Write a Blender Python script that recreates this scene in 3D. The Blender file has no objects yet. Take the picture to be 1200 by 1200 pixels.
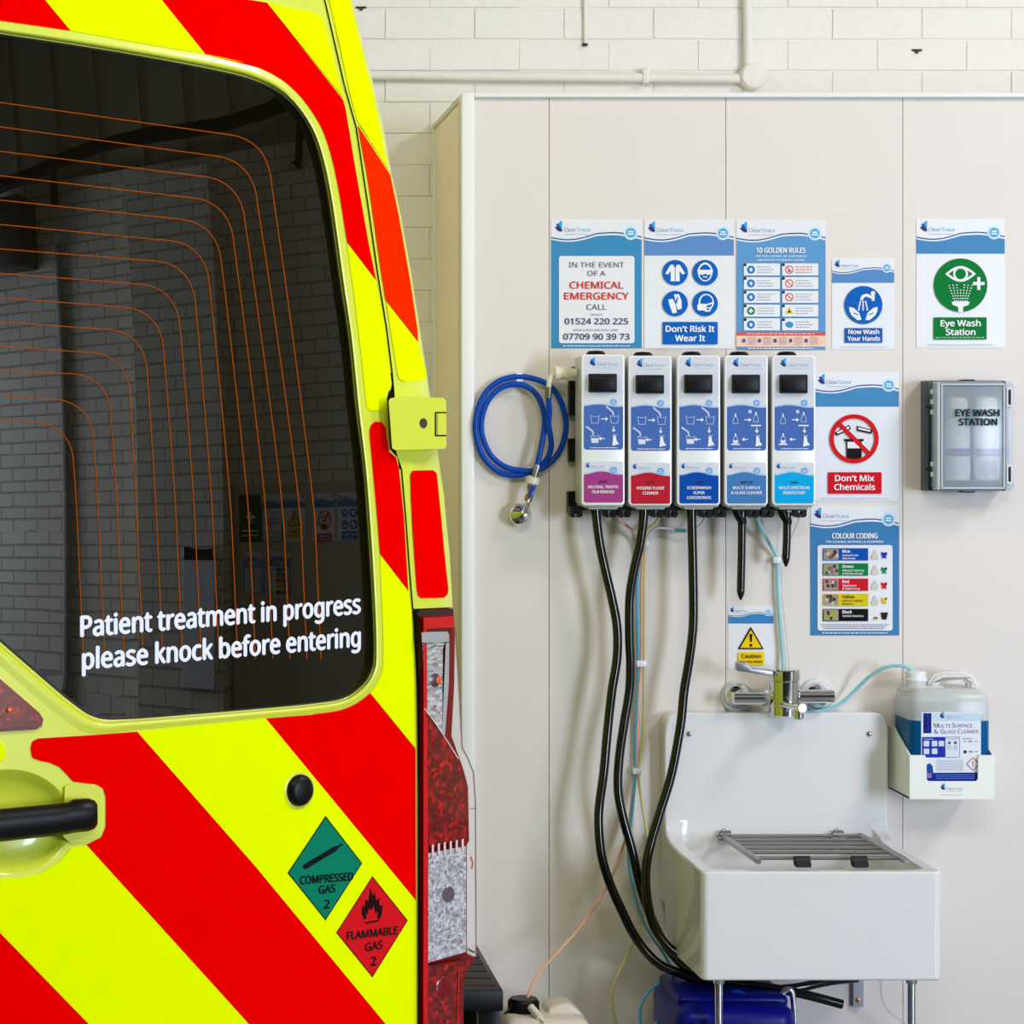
import bpy, bmesh, math, random
from mathutils import Vector, Matrix
from mathutils.geometry import tessellate_polygon
random.seed(7)
sc = bpy.context.scene
col = sc.collection
# ------------------------------------------------------------------ camera, sky, lights, exposure
# camera looks straight at the clad wall (+Y) with a shifted lens; metres, floor at z=0
FOC, DIST, EYE, VX, VY = 3000.0, 6.0, 1.65, 200.0, 480.0
cam_data = bpy.data.cameras.new('camera')
cam = bpy.data.objects.new('camera', cam_data); col.objects.link(cam)
cam.location = (0, -DIST, EYE); cam.rotation_euler = (math.pi/2, 0, 0)
cam_data.sensor_width = 36; cam_data.lens = FOC/1200*36
cam_data.shift_x = (600-VX)/1200; cam_data.shift_y = -(600-VY)/1200
cam_data.clip_start = 0.05
sc.camera = cam
sc.view_settings.view_transform = 'Standard'; sc.view_settings.look = 'None'
sc.view_settings.gamma = 1; sc.view_settings.use_curve_mapping = False
sc.view_settings.exposure = 0.07
w = bpy.data.worlds.new('sky'); sc.world = w; w.use_nodes = True
bg = w.node_tree.nodes['Background']; bg.inputs[0].default_value = (0.86, 0.92, 1.0, 1); bg.inputs[1].default_value = 0.42
def area(name, loc, target, sx, sy, power, colr=(1, 1, 1)):
    ld = bpy.data.lights.new(name, 'AREA'); ld.shape = 'RECTANGLE'; ld.size = sx; ld.size_y = sy
    ld.energy = power; ld.color = colr
    o = bpy.data.objects.new(name, ld); col.objects.link(o); o.location = loc
    o.rotation_euler = (Vector(target)-Vector(loc)).to_track_quat('-Z', 'Y').to_euler()
    return o
area('overhead_light', (4.3, -3.0, 4.7), (1.2, -0.2, 1.2), 1.1, 1.1, 105, (1, 0.96, 0.94))
area('overhead_light', (0.6, -6.5, 4.7), (0.4, -2.0, 1.2), 3.0, 0.8, 100, (1, 0.96, 0.93))
area('overhead_light', (-3.2, -3.4, 4.75), (0.7, 0.2, 1.4), 1.6, 1.2, 76, (1, 0.92, 0.80))  # added warm fill to brighten the box's side panel; no known lamp
area('cool_fill_light', (6.0, -8.0, 1.7), (1.2, 0, 0.7), 1.5, 2.6, 365, (0.68, 0.79, 1))  # added low bluish fill for the wall and sink; no window stands here
# ------------------------------------------------------------------ materials
MC = {}
def s2l(c):
    c = c/255.0
    return c/12.92 if c <= 0.04045 else ((c+0.055)/1.055)**2.4
def mat(name, rgb, rough=0.5, metal=0.0, noise=0.0, nscale=20, bump=0.0, bscale=60, coat=0.0, trans=0.0, spec=0.5, ior=1.5, bdist=0.002, sss=0.0):
    if name in MC: return MC[name]
    m = bpy.data.materials.new(name); m.use_nodes = True; nt = m.node_tree
    b = nt.nodes['Principled BSDF']
    c = tuple(s2l(v) for v in rgb)+(1,)
    b.inputs['Base Color'].default_value = c
    b.inputs['Roughness'].default_value = rough; b.inputs['Metallic'].default_value = metal
    b.inputs['Coat Weight'].default_value = coat; b.inputs['Coat Roughness'].default_value = 0.03
    b.inputs['IOR'].default_value = ior; b.inputs['Specular IOR Level'].default_value = spec
    if sss: b.inputs['Subsurface Weight'].default_value = sss; b.inputs['Subsurface Scale'].default_value = 0.02
    m.diffuse_color = c
    tc = nt.nodes.new('ShaderNodeTexCoord')
    if noise:
        n = nt.nodes.new('ShaderNodeTexNoise'); n.inputs['Scale'].default_value = nscale; n.inputs['Detail'].default_value = 5
        nt.links.new(tc.outputs['Object'], n.inputs['Vector'])
        r = nt.nodes.new('ShaderNodeMapRange'); r.inputs['From Min'].default_value = 0.3; r.inputs['From Max'].default_value = 0.7
        r.inputs['To Min'].default_value = 1-noise; r.inputs['To Max'].default_value = 1+noise*0.3
        nt.links.new(n.outputs['Fac'], r.inputs['Value'])
        mx = nt.nodes.new('ShaderNodeVectorMath'); mx.operation = 'SCALE'; mx.inputs[0].default_value = c[:3]
        nt.links.new(r.outputs[0], mx.inputs['Scale']); nt.links.new(mx.outputs[0], b.inputs['Base Color'])
    if bump:
        n = nt.nodes.new('ShaderNodeTexNoise'); n.inputs['Scale'].default_value = bscale; n.inputs['Detail'].default_value = 4
        nt.links.new(tc.outputs['Object'], n.inputs['Vector'])
        bp = nt.nodes.new('ShaderNodeBump'); bp.inputs['Strength'].default_value = bump; bp.inputs['Distance'].default_value = bdist
        nt.links.new(n.outputs['Fac'], bp.inputs['Height']); nt.links.new(bp.outputs[0], b.inputs['Normal'])
    MC[name] = m
    return m
def see_through(name, rgb, amount, rough=0.15, gloss=0.6):
    """milky or tinted plastic: part of the light passes straight through"""
    if name in MC: return MC[name]
    m = mat(name, rgb, rough=rough, spec=gloss); nt = m.node_tree; b = nt.nodes['Principled BSDF']
    t = nt.nodes.new('ShaderNodeBsdfTransparent'); mx = nt.nodes.new('ShaderNodeMixShader')
    mx.inputs[0].default_value = 1-amount
    nt.links.new(t.outputs[0], mx.inputs[1]); nt.links.new(b.outputs[0], mx.inputs[2])
    nt.links.new(mx.outputs[0], nt.nodes['Material Output'].inputs[0])
    m['tnode'] = t.name
    return m
def faceted(name, dark, light, scale, metal, rough=0.15, bump=1.0, coat=1.0, stretch=(1, 1, 1), power=1.0):
    """moulded lamp lens: cells of a reflector behind coloured plastic"""
    if name in MC: return MC[name]
    m = mat(name, light, rough=rough, metal=metal, coat=coat); nt = m.node_tree; b = nt.nodes['Principled BSDF']
    tc = nt.nodes.new('ShaderNodeTexCoord'); mp = nt.nodes.new('ShaderNodeMapping'); mp.inputs['Scale'].default_value = stretch
    v = nt.nodes.new('ShaderNodeTexVoronoi'); v.inputs['Scale'].default_value = scale
    nt.links.new(tc.outputs['Object'], mp.inputs[0]); nt.links.new(mp.outputs[0], v.inputs['Vector'])
    bw = nt.nodes.new('ShaderNodeRGBToBW'); nt.links.new(v.outputs['Color'], bw.inputs[0])
    pw = nt.nodes.new('ShaderNodeMath'); pw.operation = 'POWER'; pw.inputs[1].default_value = power
    cr = nt.nodes.new('ShaderNodeMix'); cr.data_type = 'RGBA'
    cr.inputs[6].default_value = tuple(s2l(q) for q in dark)+(1,); cr.inputs[7].default_value = tuple(s2l(q) for q in light)+(1,)
    nt.links.new(bw.outputs[0], pw.inputs[0]); nt.links.new(pw.outputs[0], cr.inputs[0]); nt.links.new(cr.outputs[2], b.inputs['Base Color'])  # bright and dark cells paint the lens sparkle into the base colour
    bp = nt.nodes.new('ShaderNodeBump'); bp.inputs['Strength'].default_value = bump; bp.inputs['Distance'].default_value = 0.006
    nt.links.new(bw.outputs[0], bp.inputs['Height']); nt.links.new(bp.outputs[0], b.inputs['Normal'])
    return m
def ink(rgb, rough=0.35):
    return mat('print_%02x%02x%02x' % tuple(rgb), rgb, rough=0.5, spec=0.08)
def brick_mat(name, rgb, mortar, scale_h=0.0815, scale_w=0.23):
    m = mat(name, rgb, rough=0.55); nt = m.node_tree; b = nt.nodes['Principled BSDF']
    tc = nt.nodes.new('ShaderNodeTexCoord'); sx = nt.nodes.new('ShaderNodeSeparateXYZ'); cx = nt.nodes.new('ShaderNodeCombineXYZ')
    ad = nt.nodes.new('ShaderNodeMath'); ad.operation = 'ADD'
    nt.links.new(tc.outputs['Object'], sx.inputs[0])
    nt.links.new(sx.outputs[0], ad.inputs[0]); nt.links.new(sx.outputs[1], ad.inputs[1])
    nt.links.new(ad.outputs[0], cx.inputs[0]); nt.links.new(sx.outputs[2], cx.inputs[1])
    br = nt.nodes.new('ShaderNodeTexBrick'); br.inputs['Scale'].default_value = 1
    br.inputs['Brick Width'].default_value = scale_w; br.inputs['Row Height'].default_value = scale_h
    br.inputs['Mortar Size'].default_value = 0.006; br.inputs['Mortar Smooth'].default_value = 0.4
    br.inputs['Color1'].default_value = tuple(s2l(v) for v in rgb)+(1,)
    br.inputs['Color2'].default_value = tuple(s2l(v-8) for v in rgb)+(1,)
    br.inputs['Mortar'].default_value = tuple(s2l(v) for v in mortar)+(1,)
    nt.links.new(cx.outputs[0], br.inputs['Vector']); nt.links.new(br.outputs['Color'], b.inputs['Base Color'])
    bp = nt.nodes.new('ShaderNodeBump'); bp.invert = True; bp.inputs['Strength'].default_value = 1; bp.inputs['Distance'].default_value = 0.01
    nt.links.new(br.outputs['Fac'], bp.inputs['Height']); nt.links.new(bp.outputs[0], b.inputs['Normal'])
    return m
WALLW = mat('painted_brick_white', (231, 229, 221), rough=0.6, noise=0.03, nscale=9, bump=0.7, bscale=22, bdist=0.006)
CLAD = mat('cladding_offwhite', (230, 222, 214), rough=0.45, noise=0.02, nscale=3)
TRIM = mat('white_trim', (238, 238, 234), rough=0.4)
CREAM = mat('cream_edge', (222, 210, 175), rough=0.5)
PAINT = mat('fluorescent_body_paint', (216, 226, 62), rough=0.28, coat=0.35)
SHY = mat('yellow_reflective_sheet', (236, 255, 0), rough=0.6, spec=0.0, noise=0.02, nscale=30)
SHR = mat('red_reflective_sheet', (243, 0, 0), rough=0.6, spec=0.0, noise=0.04, nscale=25)
SHO = mat('orange_red_reflective_sheet', (252, 42, 0), rough=0.6, spec=0.0, noise=0.04, nscale=25)
BLK = mat('black_plastic', (12, 12, 14), rough=0.38, spec=0.2)
BLKG = mat('black_hose_rubber', (7, 7, 9), rough=0.16, spec=0.6)
RUB = mat('black_rubber_seal', (12, 12, 12), rough=0.6)
GLASS = mat('dark_privacy_glass', (13, 10, 4), rough=0.0, ior=1.5, spec=0.7)
CHROME = mat('chrome', (225, 225, 228), rough=0.05, metal=1)
STEEL = mat('brushed_steel', (150, 146, 142), rough=0.3, metal=1)
BRASS = mat('brass', (170, 130, 60), rough=0.3, metal=1)
CERAM = mat('white_fireclay_glaze', (236, 236, 237), rough=0.12, spec=0.5, coat=0.3)
WPL = mat('white_plastic', (240, 242, 244), rough=0.3)
GPL = mat('grey_white_plastic', (205, 207, 203), rough=0.35)
IVORY = mat('ivory_plastic', (232, 226, 205), rough=0.35)
BLUEH = mat('blue_hose', (0, 72, 180), rough=0.3, spec=0.2)
BLUED = mat('blue_drum_plastic', (2, 14, 130), rough=0.35, spec=0.2)
MILK = see_through('milky_polythene', (232, 236, 236), 0.42, rough=0.3)
CANW = mat('cloudy_polythene', (226, 214, 200), rough=0.35, sss=0.3)
PAPER = mat('poster_sheet', (236, 238, 242), rough=0.25, spec=0.4)
# ------------------------------------------------------------------ mesh helpers
def S(d): return FOC/(DIST-d)
def P(px, py, d=0.0):
    """point d metres in front of the clad wall seen at (px,py)"""
    s = S(d); return Vector(((px-VX)/s, -d, EYE+(VY-py)/s))
class T:                                     # an Empty at a thing's base
    pass
def tag(o, label=None, cat=None, group=None, kind=None):
    if label: o['label'] = label
    if cat: o['category'] = cat
    if group: o['group'] = group
    if kind: o['kind'] = kind
    return o
def empty(name, loc, label=None, cat=None, group=None, kind=None):
    o = bpy.data.objects.new(name, None); col.objects.link(o); o.location = loc; o.empty_display_size = 0.05
    o['wl'] = list(loc)
    return tag(o, label, cat, group, kind)
def fin(bm, name, mats, parent=None, ang=35, label=None, cat=None, group=None, kind=None, recalc=True):
    if not isinstance(mats, (list, tuple)): mats = [mats]
    if recalc: bmesh.ops.recalc_face_normals(bm, faces=bm.faces)
    lim = math.radians(ang)
    for f in bm.faces: f.smooth = ang > 0
    for e in bm.edges:
        if len(e.link_faces) == 2 and e.calc_face_angle(0) > lim: e.smooth = False
    if parent is not None: base = Vector(parent['wl'])
    else:
        xs = [v.co.x for v in bm.verts]; ys = [v.co.y for v in bm.verts]; zs = [v.co.z for v in bm.verts]
        base = Vector(((min(xs)+max(xs))/2, (min(ys)+max(ys))/2, min(zs)))
    for v in bm.verts: v.co -= base
    me = bpy.data.meshes.new(name); bm.to_mesh(me); bm.free()
    for m in mats: me.materials.append(m)
    o = bpy.data.objects.new(name, me); col.objects.link(o); o['wl'] = list(base)
    if parent is not None: o.parent = parent
    else: o.location = base
    return tag(o, label, cat, group, kind)
def addbox(bm, x0, x1, y0, y1, z0, z1, bev=0.0, seg=2, mi=0):
    t = bmesh.new(); bmesh.ops.create_cube(t, size=1)
    for v in t.verts: v.co = Vector(((x0+x1)/2+v.co.x*(x1-x0), (y0+y1)/2+v.co.y*(y1-y0), (z0+z1)/2+v.co.z*(z1-z0)))
    if bev > 0: bmesh.ops.bevel(t, geom=t.edges[:], offset=bev, segments=seg, affect='EDGES', profile=0.5)
    merge(bm, t, mi)
def merge(bm, t, mi=0, M=None):
    vm = {}
    for v in t.verts: vm[v] = bm.verts.new(M @ v.co if M else v.co)
    for f in t.faces:
        try:
            nf = bm.faces.new([vm[v] for v in f.verts]); nf.material_index = mi or f.material_index
        except ValueError: pass
    t.free()
def pbox(bm, px0, py0, px1, py1, df, db, bev=0.0, seg=2, mi=0):
    a = P(px0, py0, df); b = P(px1, py1, df)
    addbox(bm, a.x, b.x, -df, -db, b.z, a.z, bev, seg, mi)
def prism(bm, pts, offs, bev=0.0, mi=0, seg=2):
    """closed polygon of 3-D points pushed along offs"""
    t = bmesh.new(); offs = Vector(offs)
    a = [t.verts.new(p) for p in pts]; b = [t.verts.new(Vector(p)+offs) for p in pts]
    n = len(a); t.faces.new(a); t.faces.new(b[::-1])
    for i in range(n): t.faces.new((a[i], b[i], b[(i+1) % n], a[(i+1) % n]))
    bmesh.ops.recalc_face_normals(t, faces=t.faces)
    if bev: bmesh.ops.bevel(t, geom=[e for e in t.edges if e.calc_face_angle(0) > 0.6], offset=bev, segments=seg, affect='EDGES', profile=0.5)
    merge(bm, t, mi)
def pprism(bm, pxpts, df, db, bev=0.0, mi=0):
    """silhouette drawn on the plane df, pushed straight back to db"""
    prism(bm, [P(x, y, df) for x, y in pxpts], (0, df-db, 0), bev, mi)
def frame_of(d):
    d = Vector(d).normalized(); a = Vector((0, 0, 1)) if abs(d.z) < 0.9 else Vector((1, 0, 0))
    u = d.cross(a).normalized(); return d, u, d.cross(u)
def lathe(bm, org, axis, prof, n=24, mi=0, sx=1.0):
    """prof: list of (distance along axis, radius)"""
    d, u, v = frame_of(axis); org = Vector(org); rings = []
    for (t, r) in prof:
        if r < 1e-6: rings.append([bm.verts.new(org+d*t)])
        else: rings.append([bm.verts.new(org+d*t+u*(r*math.cos(2*math.pi*k/n))*sx+v*(r*math.sin(2*math.pi*k/n))) for k in range(n)])
    fs = []
    for a, b in zip(rings, rings[1:]):
        for k in range(n):
            k2 = (k+1) % n
            if len(a) == 1 and len(b) == 1: continue
            if len(a) == 1: fs.append(bm.faces.new((a[0], b[k], b[k2])))
            elif len(b) == 1: fs.append(bm.faces.new((a[k], b[0], a[k2])))
            else: fs.append(bm.faces.new((a[k], b[k], b[k2], a[k2])))
    if len(rings[0]) > 1: fs.append(bm.faces.new(rings[0]))
    if len(rings[-1]) > 1: fs.append(bm.faces.new(rings[-1]))
    for f in fs: f.material_index = mi
def spline(pts, k=8, closed=False):
    pts = [Vector(p) for p in pts]; out = []; n = len(pts)
    for i in range(n-1):
        p0 = pts[max(i-1, 0)]; p1 = pts[i]; p2 = pts[i+1]; p3 = pts[min(i+2, n-1)]
        for j in range(k):
            t = j/k
            out.append(0.5*((2*p1)+(p2-p0)*t+(2*p0-5*p1+4*p2-p3)*t*t+(3*p1-p0-3*p2+p3)*t**3))
    out.append(pts[-1]); return out
def tube(bm, pts, r, n=12, mi=0, taper=None, caps=True):
    pts = [Vector(p) for p in pts]; rings = []; u = None
    for i, p in enumerate(pts):
        d = (pts[min(i+1, len(pts)-1)]-pts[max(i-1, 0)]).normalized()
        if u is None: _, u, _ = frame_of(d)
        u = (u-d*u.dot(d)).normalized(); v = d.cross(u)
        rr = r if taper is None else r*taper(i/(len(pts)-1))
        rings.append([bm.verts.new(p+u*(rr*math.cos(2*math.pi*k/n))+v*(rr*math.sin(2*math.pi*k/n))) for k in range(n)])
    for a, b in zip(rings, rings[1:]):
        for k in range(n): bm.faces.new((a[k], b[k], b[(k+1) % n], a[(k+1) % n])).material_index = mi
    if caps:
        bm.faces.new(rings[0][::-1]).material_index = mi; bm.faces.new(rings[-1]).material_index = mi
def hose(pxd, k=8):
    return spline([P(x, y, d) for x, y, d in pxd], k)
# ------------------------------------------------------------------ flat print
TXT = {}
try:                                         # Blender's own interface font is nearer the print than its default one
    import os
    FONT = bpy.data.fonts.load(os.path.join(bpy.utils.system_resource('DATAFILES'), 'fonts', 'NotoSansMath-Regular.woff2'))
except Exception:
    FONT = None
def textmesh(s, bold):
    key = (s, bold)
    if key in TXT: return TXT[key]
    cu = bpy.data.curves.new('t', 'FONT'); cu.body = s; cu.size = 1
    if FONT: cu.font = FONT
    cu.offset = 0
    cu.resolution_u = 2; o = bpy.data.objects.new('t', cu); col.objects.link(o)
    dg = bpy.context.evaluated_depsgraph_get(); me = bpy.data.meshes.new_from_object(o.evaluated_get(dg))
    vs = [(v.co.x, v.co.y) for v in me.vertices]; fs = [tuple(p.vertices) for p in me.polygons]
    bpy.data.objects.remove(o); bpy.data.curves.remove(cu); bpy.data.meshes.remove(me)
    TXT[key] = (vs, fs); return TXT[key]
def capheight(): 
    vs, _ = textmesh('H', 0); return max(v[1] for v in vs)
CAP = capheight()
class Art:
    """flat printing: polygons in the local frame of a sheet (x right, y down), lifted a hair off it"""
    def __init__(s, fn, h0=0.0004, step=0.00025, up=False):
        s.k = 0; s.fn = fn; s.h0 = h0; s.step = step; s.bm = bmesh.new(); s.mats = []; s.up = up
    def mi(s, c):
        m = c if isinstance(c, bpy.types.Material) else ink(c)
        if m not in s.mats: s.mats.append(m)
        return s.mats.index(m)
    def poly(s, pts, c, L=0):
        s.k += 1; h = s.h0+s.step*(L+(s.k % 8)*.035); vs = [s.bm.verts.new(s.fn(x, y, h)) for x, y in pts]
        mi = s.mi(c)
        if len(vs) <= 4:
            try: s.bm.faces.new(vs).material_index = mi
            except ValueError: pass
            return
        for t in tessellate_polygon([[Vector((x, y, 0)) for x, y in pts]]):
            try: s.bm.faces.new([vs[i] for i in t]).material_index = mi
            except ValueError: pass
    def rect(s, x0, y0, x1, y1, c, L=0): s.poly([(x0, y0), (x1, y0), (x1, y1), (x0, y1)], c, L)
    def rrect(s, x0, y0, x1, y1, r, c, L=0, n=4):
        pts = []
        for cx, cy, a0 in ((x1-r, y0+r, -90), (x1-r, y1-r, 0), (x0+r, y1-r, 90), (x0+r, y0+r, 180)):
            for k in range(n+1):
                a = math.radians(a0+90*k/n); pts.append((cx+r*math.cos(a), cy+r*math.sin(a)))
        s.poly(pts, c, L)
    def circle(s, cx, cy, r, c, L=0, n=28, ry=None):
        ry = ry or r
        s.poly([(cx+r*math.cos(2*math.pi*k/n), cy+ry*math.sin(2*math.pi*k/n)) for k in range(n)], c, L)
    def stroke(s, pts, wd, c, L=0, closed=False):
        n = len(pts); rng = range(n if closed else n-1)
        for i in rng:
            a = pts[i]; b = pts[(i+1) % n]; dx, dy = b[0]-a[0], b[1]-a[1]; l = math.hypot(dx, dy) or 1
            ox, oy = -dy/l*wd/2, dx/l*wd/2; ex, ey = dx/l*wd*0.25, dy/l*wd*0.25
            s.poly([(a[0]-ex+ox, a[1]-ey+oy), (b[0]+ex+ox, b[1]+ey+oy), (b[0]+ex-ox, b[1]+ey-oy), (a[0]-ex-ox, a[1]-ey-oy)], c, L)
    def ring(s, cx, cy, r, wd, c, L=0, n=28):
        for k in range(n):
            a0 = 2*math.pi*k/n; a1 = 2*math.pi*(k+1)/n; ri = r-wd/2; ro_ = r+wd/2
            s.k = 0; s.poly([(cx+ri*math.cos(a0), cy+ri*math.sin(a0)), (cx+ro_*math.cos(a0), cy+ro_*math.sin(a0)), (cx+ro_*math.cos(a1), cy+ro_*math.sin(a1)), (cx+ri*math.cos(a1), cy+ri*math.sin(a1))], c, L)
    def text(s, t, x, y, cap, c, L=0, w=None, align='c', bold=0):
        vs, fs = textmesh(t, bold); sc_ = cap/CAP
        x0 = min(v[0] for v in vs); x1 = max(v[0] for v in vs)
        sx = (w/(x1-x0)) if w else sc_
        W = (x1-x0)*sx; ox = x-(W/2 if align == 'c' else 0)-x0*sx
        sg = 1 if s.up else -1; mi = s.mi(c); e = (0, .034, .055, .085)[bold]*sc_
        # heavier type: the same letters struck again a hair to each side
        for q, (dx, dy) in enumerate(((0, 0),) if not bold else ((-e/2, 0), (e/2, 0), (0, e/3), (0, -e/3))):
          h = s.h0+s.step*(L+q*.08)
          nv = [s.bm.verts.new(s.fn(ox+dx+v[0]*sx, y+dy+sg*v[1]*sc_, h)) for v in vs]
          for f in fs:
              try: s.bm.faces.new([nv[i] for i in f]).material_index = mi
              except ValueError: pass
    def micro(s, x0, x1, y, hgt, c, L=0):
        """a line of print too small to read"""
        x = x0
        while x < x1:
            wd = random.uniform(1.5, 4)*hgt; s.rect(x, y-hgt/2, min(x+wd, x1), y+hgt/2, c, L); x += wd+hgt*0.8
    def build(s, name, parent, label=None):
        if len(s.bm.verts) == 0: return None
        return fin(s.bm, name, s.mats, parent, ang=0, label=label, recalc=False)
GREY1, GREY2, LBLUE, NAVY = (150, 158, 190), (178, 190, 215), (120, 190, 228), (52, 70, 140)
PBL, WHT, SBL, PRD, DKR = (62, 134, 190), (240, 242, 246), (8, 98, 190), (214, 16, 30), (190, 30, 50)
def logo(a, x, y, w, L=3, text=True):
    """the mark of petals and its word, w = width of mark and word"""
    k = w/0.42
    a.poly([(x+.045*k, y-.10*k), (x+.07*k, y-.125*k), (x+.085*k, y-.12*k), (x+.085*k, y-.01*k), (x+.05*k, y-.05*k)], (70, 170, 225), L)
    a.poly([(x+.015*k, y-.085*k), (x+.045*k, y-.095*k), (x+.08*k, y-.02*k), (x+.03*k, y-.045*k)], (40, 90, 185), L+1)
    a.poly([(x, y-.05*k), (x+.03*k, y-.058*k), (x+.085*k, y-.02*k), (x+.08*k, y+.005*k), (x+.035*k, y-.01*k)], (62, 48, 110), L+2)
    if text:
        a.text('Clear', x+.105*k, y, .045*k, GREY1, L, w=.145*k, align='l')
        a.text('Trace', x+.255*k, y, .045*k, LBLUE, L, w=.16*k, align='l')
        a.micro(x+.105*k, x+.40*k, y+.032*k, .008*k, GREY2, L)
def wave(x0, x1, f, n=20): return [(x0+(x1-x0)*i/n, f(i/n)) for i in range(n+1)]
def wv(t, a, b):     # lower on the left, crest at 0.72
    return a+(b-a)*(0.5-0.5*math.cos(min(t/0.72, 1)*math.pi)) + 0.035*math.sin(min(t/0.5, 1)*math.pi) + (0.05*((t-0.72)/0.28)**1.3 if t > 0.72 else 0)
def header(a, x0, y0, x1, y1, band=None, blue=PBL, L=0):
    w = x1-x0; yb = y1 if band is None else y0+band*w
    up = wave(x0, x1, lambda t: y0+w*wv(t, .225, .175)); a.poly(up+[(x1, yb), (x0, yb)], blue, L)
    l1 = wave(x0, x1, lambda t: y0+w*wv(t, .195, .14)); l2 = [(x, y+w*.013) for x, y in l1]
    a.poly(l1+l2[::-1], (50, 84, 150), L+1)
    a.circle(x0+.88*w, y0+.15*w, .078*w, (214, 232, 246), L+2); a.circle(x0+.88*w, y0+.15*w, .055*w, (84, 176, 226), L+3)
    a.rect(x0+.852*w, y0+.128*w, x0+.908*w, y0+.144*w, WHT, L+4); a.rect(x0+.845*w, y0+.155*w, x0+.915*w, y0+.170*w, WHT, L+4)
    logo(a, x0+.04*w, y0+.135*w, .40*w, L+2)
def jacket(a, x, y, r, L):
    a.poly([(x-.35*r, y-.62*r), (x+.35*r, y-.62*r), (x+.78*r, y+.05*r), (x+.58*r, y+.16*r), (x+.34*r, y-.12*r), (x+.36*r, y+.68*r), (x-.36*r, y+.68*r), (x-.34*r, y-.12*r), (x-.58*r, y+.16*r), (x-.78*r, y+.05*r)], WHT, L)
    a.poly([(x-.14*r, y-.62*r), (x+.14*r, y-.62*r), (x, y-.3*r)], SBL, L+1); a.stroke([(x, y-.3*r), (x, y+.66*r)], .05*r, SBL, L+1)
def goggles(a, x, y, r, L):
    a.circle(x, y-.05*r, .58*r, WHT, L, ry=.74*r); a.circle(x, y-.02*r, .46*r, SBL, L+1, ry=.62*r)
    a.rect(x-.62*r, y-.22*r, x+.62*r, y-.1*r, WHT, L+2)
    a.circle(x-.24*r, y-.02*r, .25*r, WHT, L+2, ry=.2*r); a.circle(x+.24*r, y-.02*r, .25*r, WHT, L+2, ry=.2*r)
    a.rect(x-.16*r, y+.3*r, x+.16*r, y+.38*r, WHT, L+2)
def gloves(a, x, y, r, L):
    a.poly([(x-.1*r, y-.72*r), (x+.3*r, y-.74*r), (x+.5*r, y-.2*r), (x+.52*r, y+.4*r), (x+.2*r, y+.5*r), (x+.05*r, y-.1*r)], WHT, L)
    a.poly([(x-.02*r, y-.05*r), (x+.15*r, y-.5*r), (x+.25*r, y-.5*r), (x+.12*r, y)], SBL, L+1)
    a.poly([(x-.55*r, y-.3*r), (x-.2*r, y-.38*r), (x+.05*r, y+.1*r), (x+.12*r, y+.72*r), (x-.2*r, y+.78*r), (x-.42*r, y+.2*r)], WHT, L+2)
def maskp(a, x, y, r, L):
    a.circle(x+.08*r, y-.1*r, .6*r, WHT, L, ry=.66*r); a.circle(x+.1*r, y-.12*r, .48*r, SBL, L+1, ry=.54*r)
    a.rrect(x-.62*r, y+.02*r, x+.1*r, y+.55*r, .14*r, WHT, L+2); a.poly([(x, y+.08*r), (x+.66*r, y-.14*r), (x+.66*r, y-.02*r), (x, y+.22*r)], WHT, L+2)
    a.poly([(x-.1*r, y+.32*r), (x+.5*r, y+.3*r), (x+.4*r, y+.62*r), (x, y+.66*r)], WHT, L+3)
    a.rect(x+.1*r, y+.38*r, x+.34*r, y+.5*r, SBL, L+4)
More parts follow.
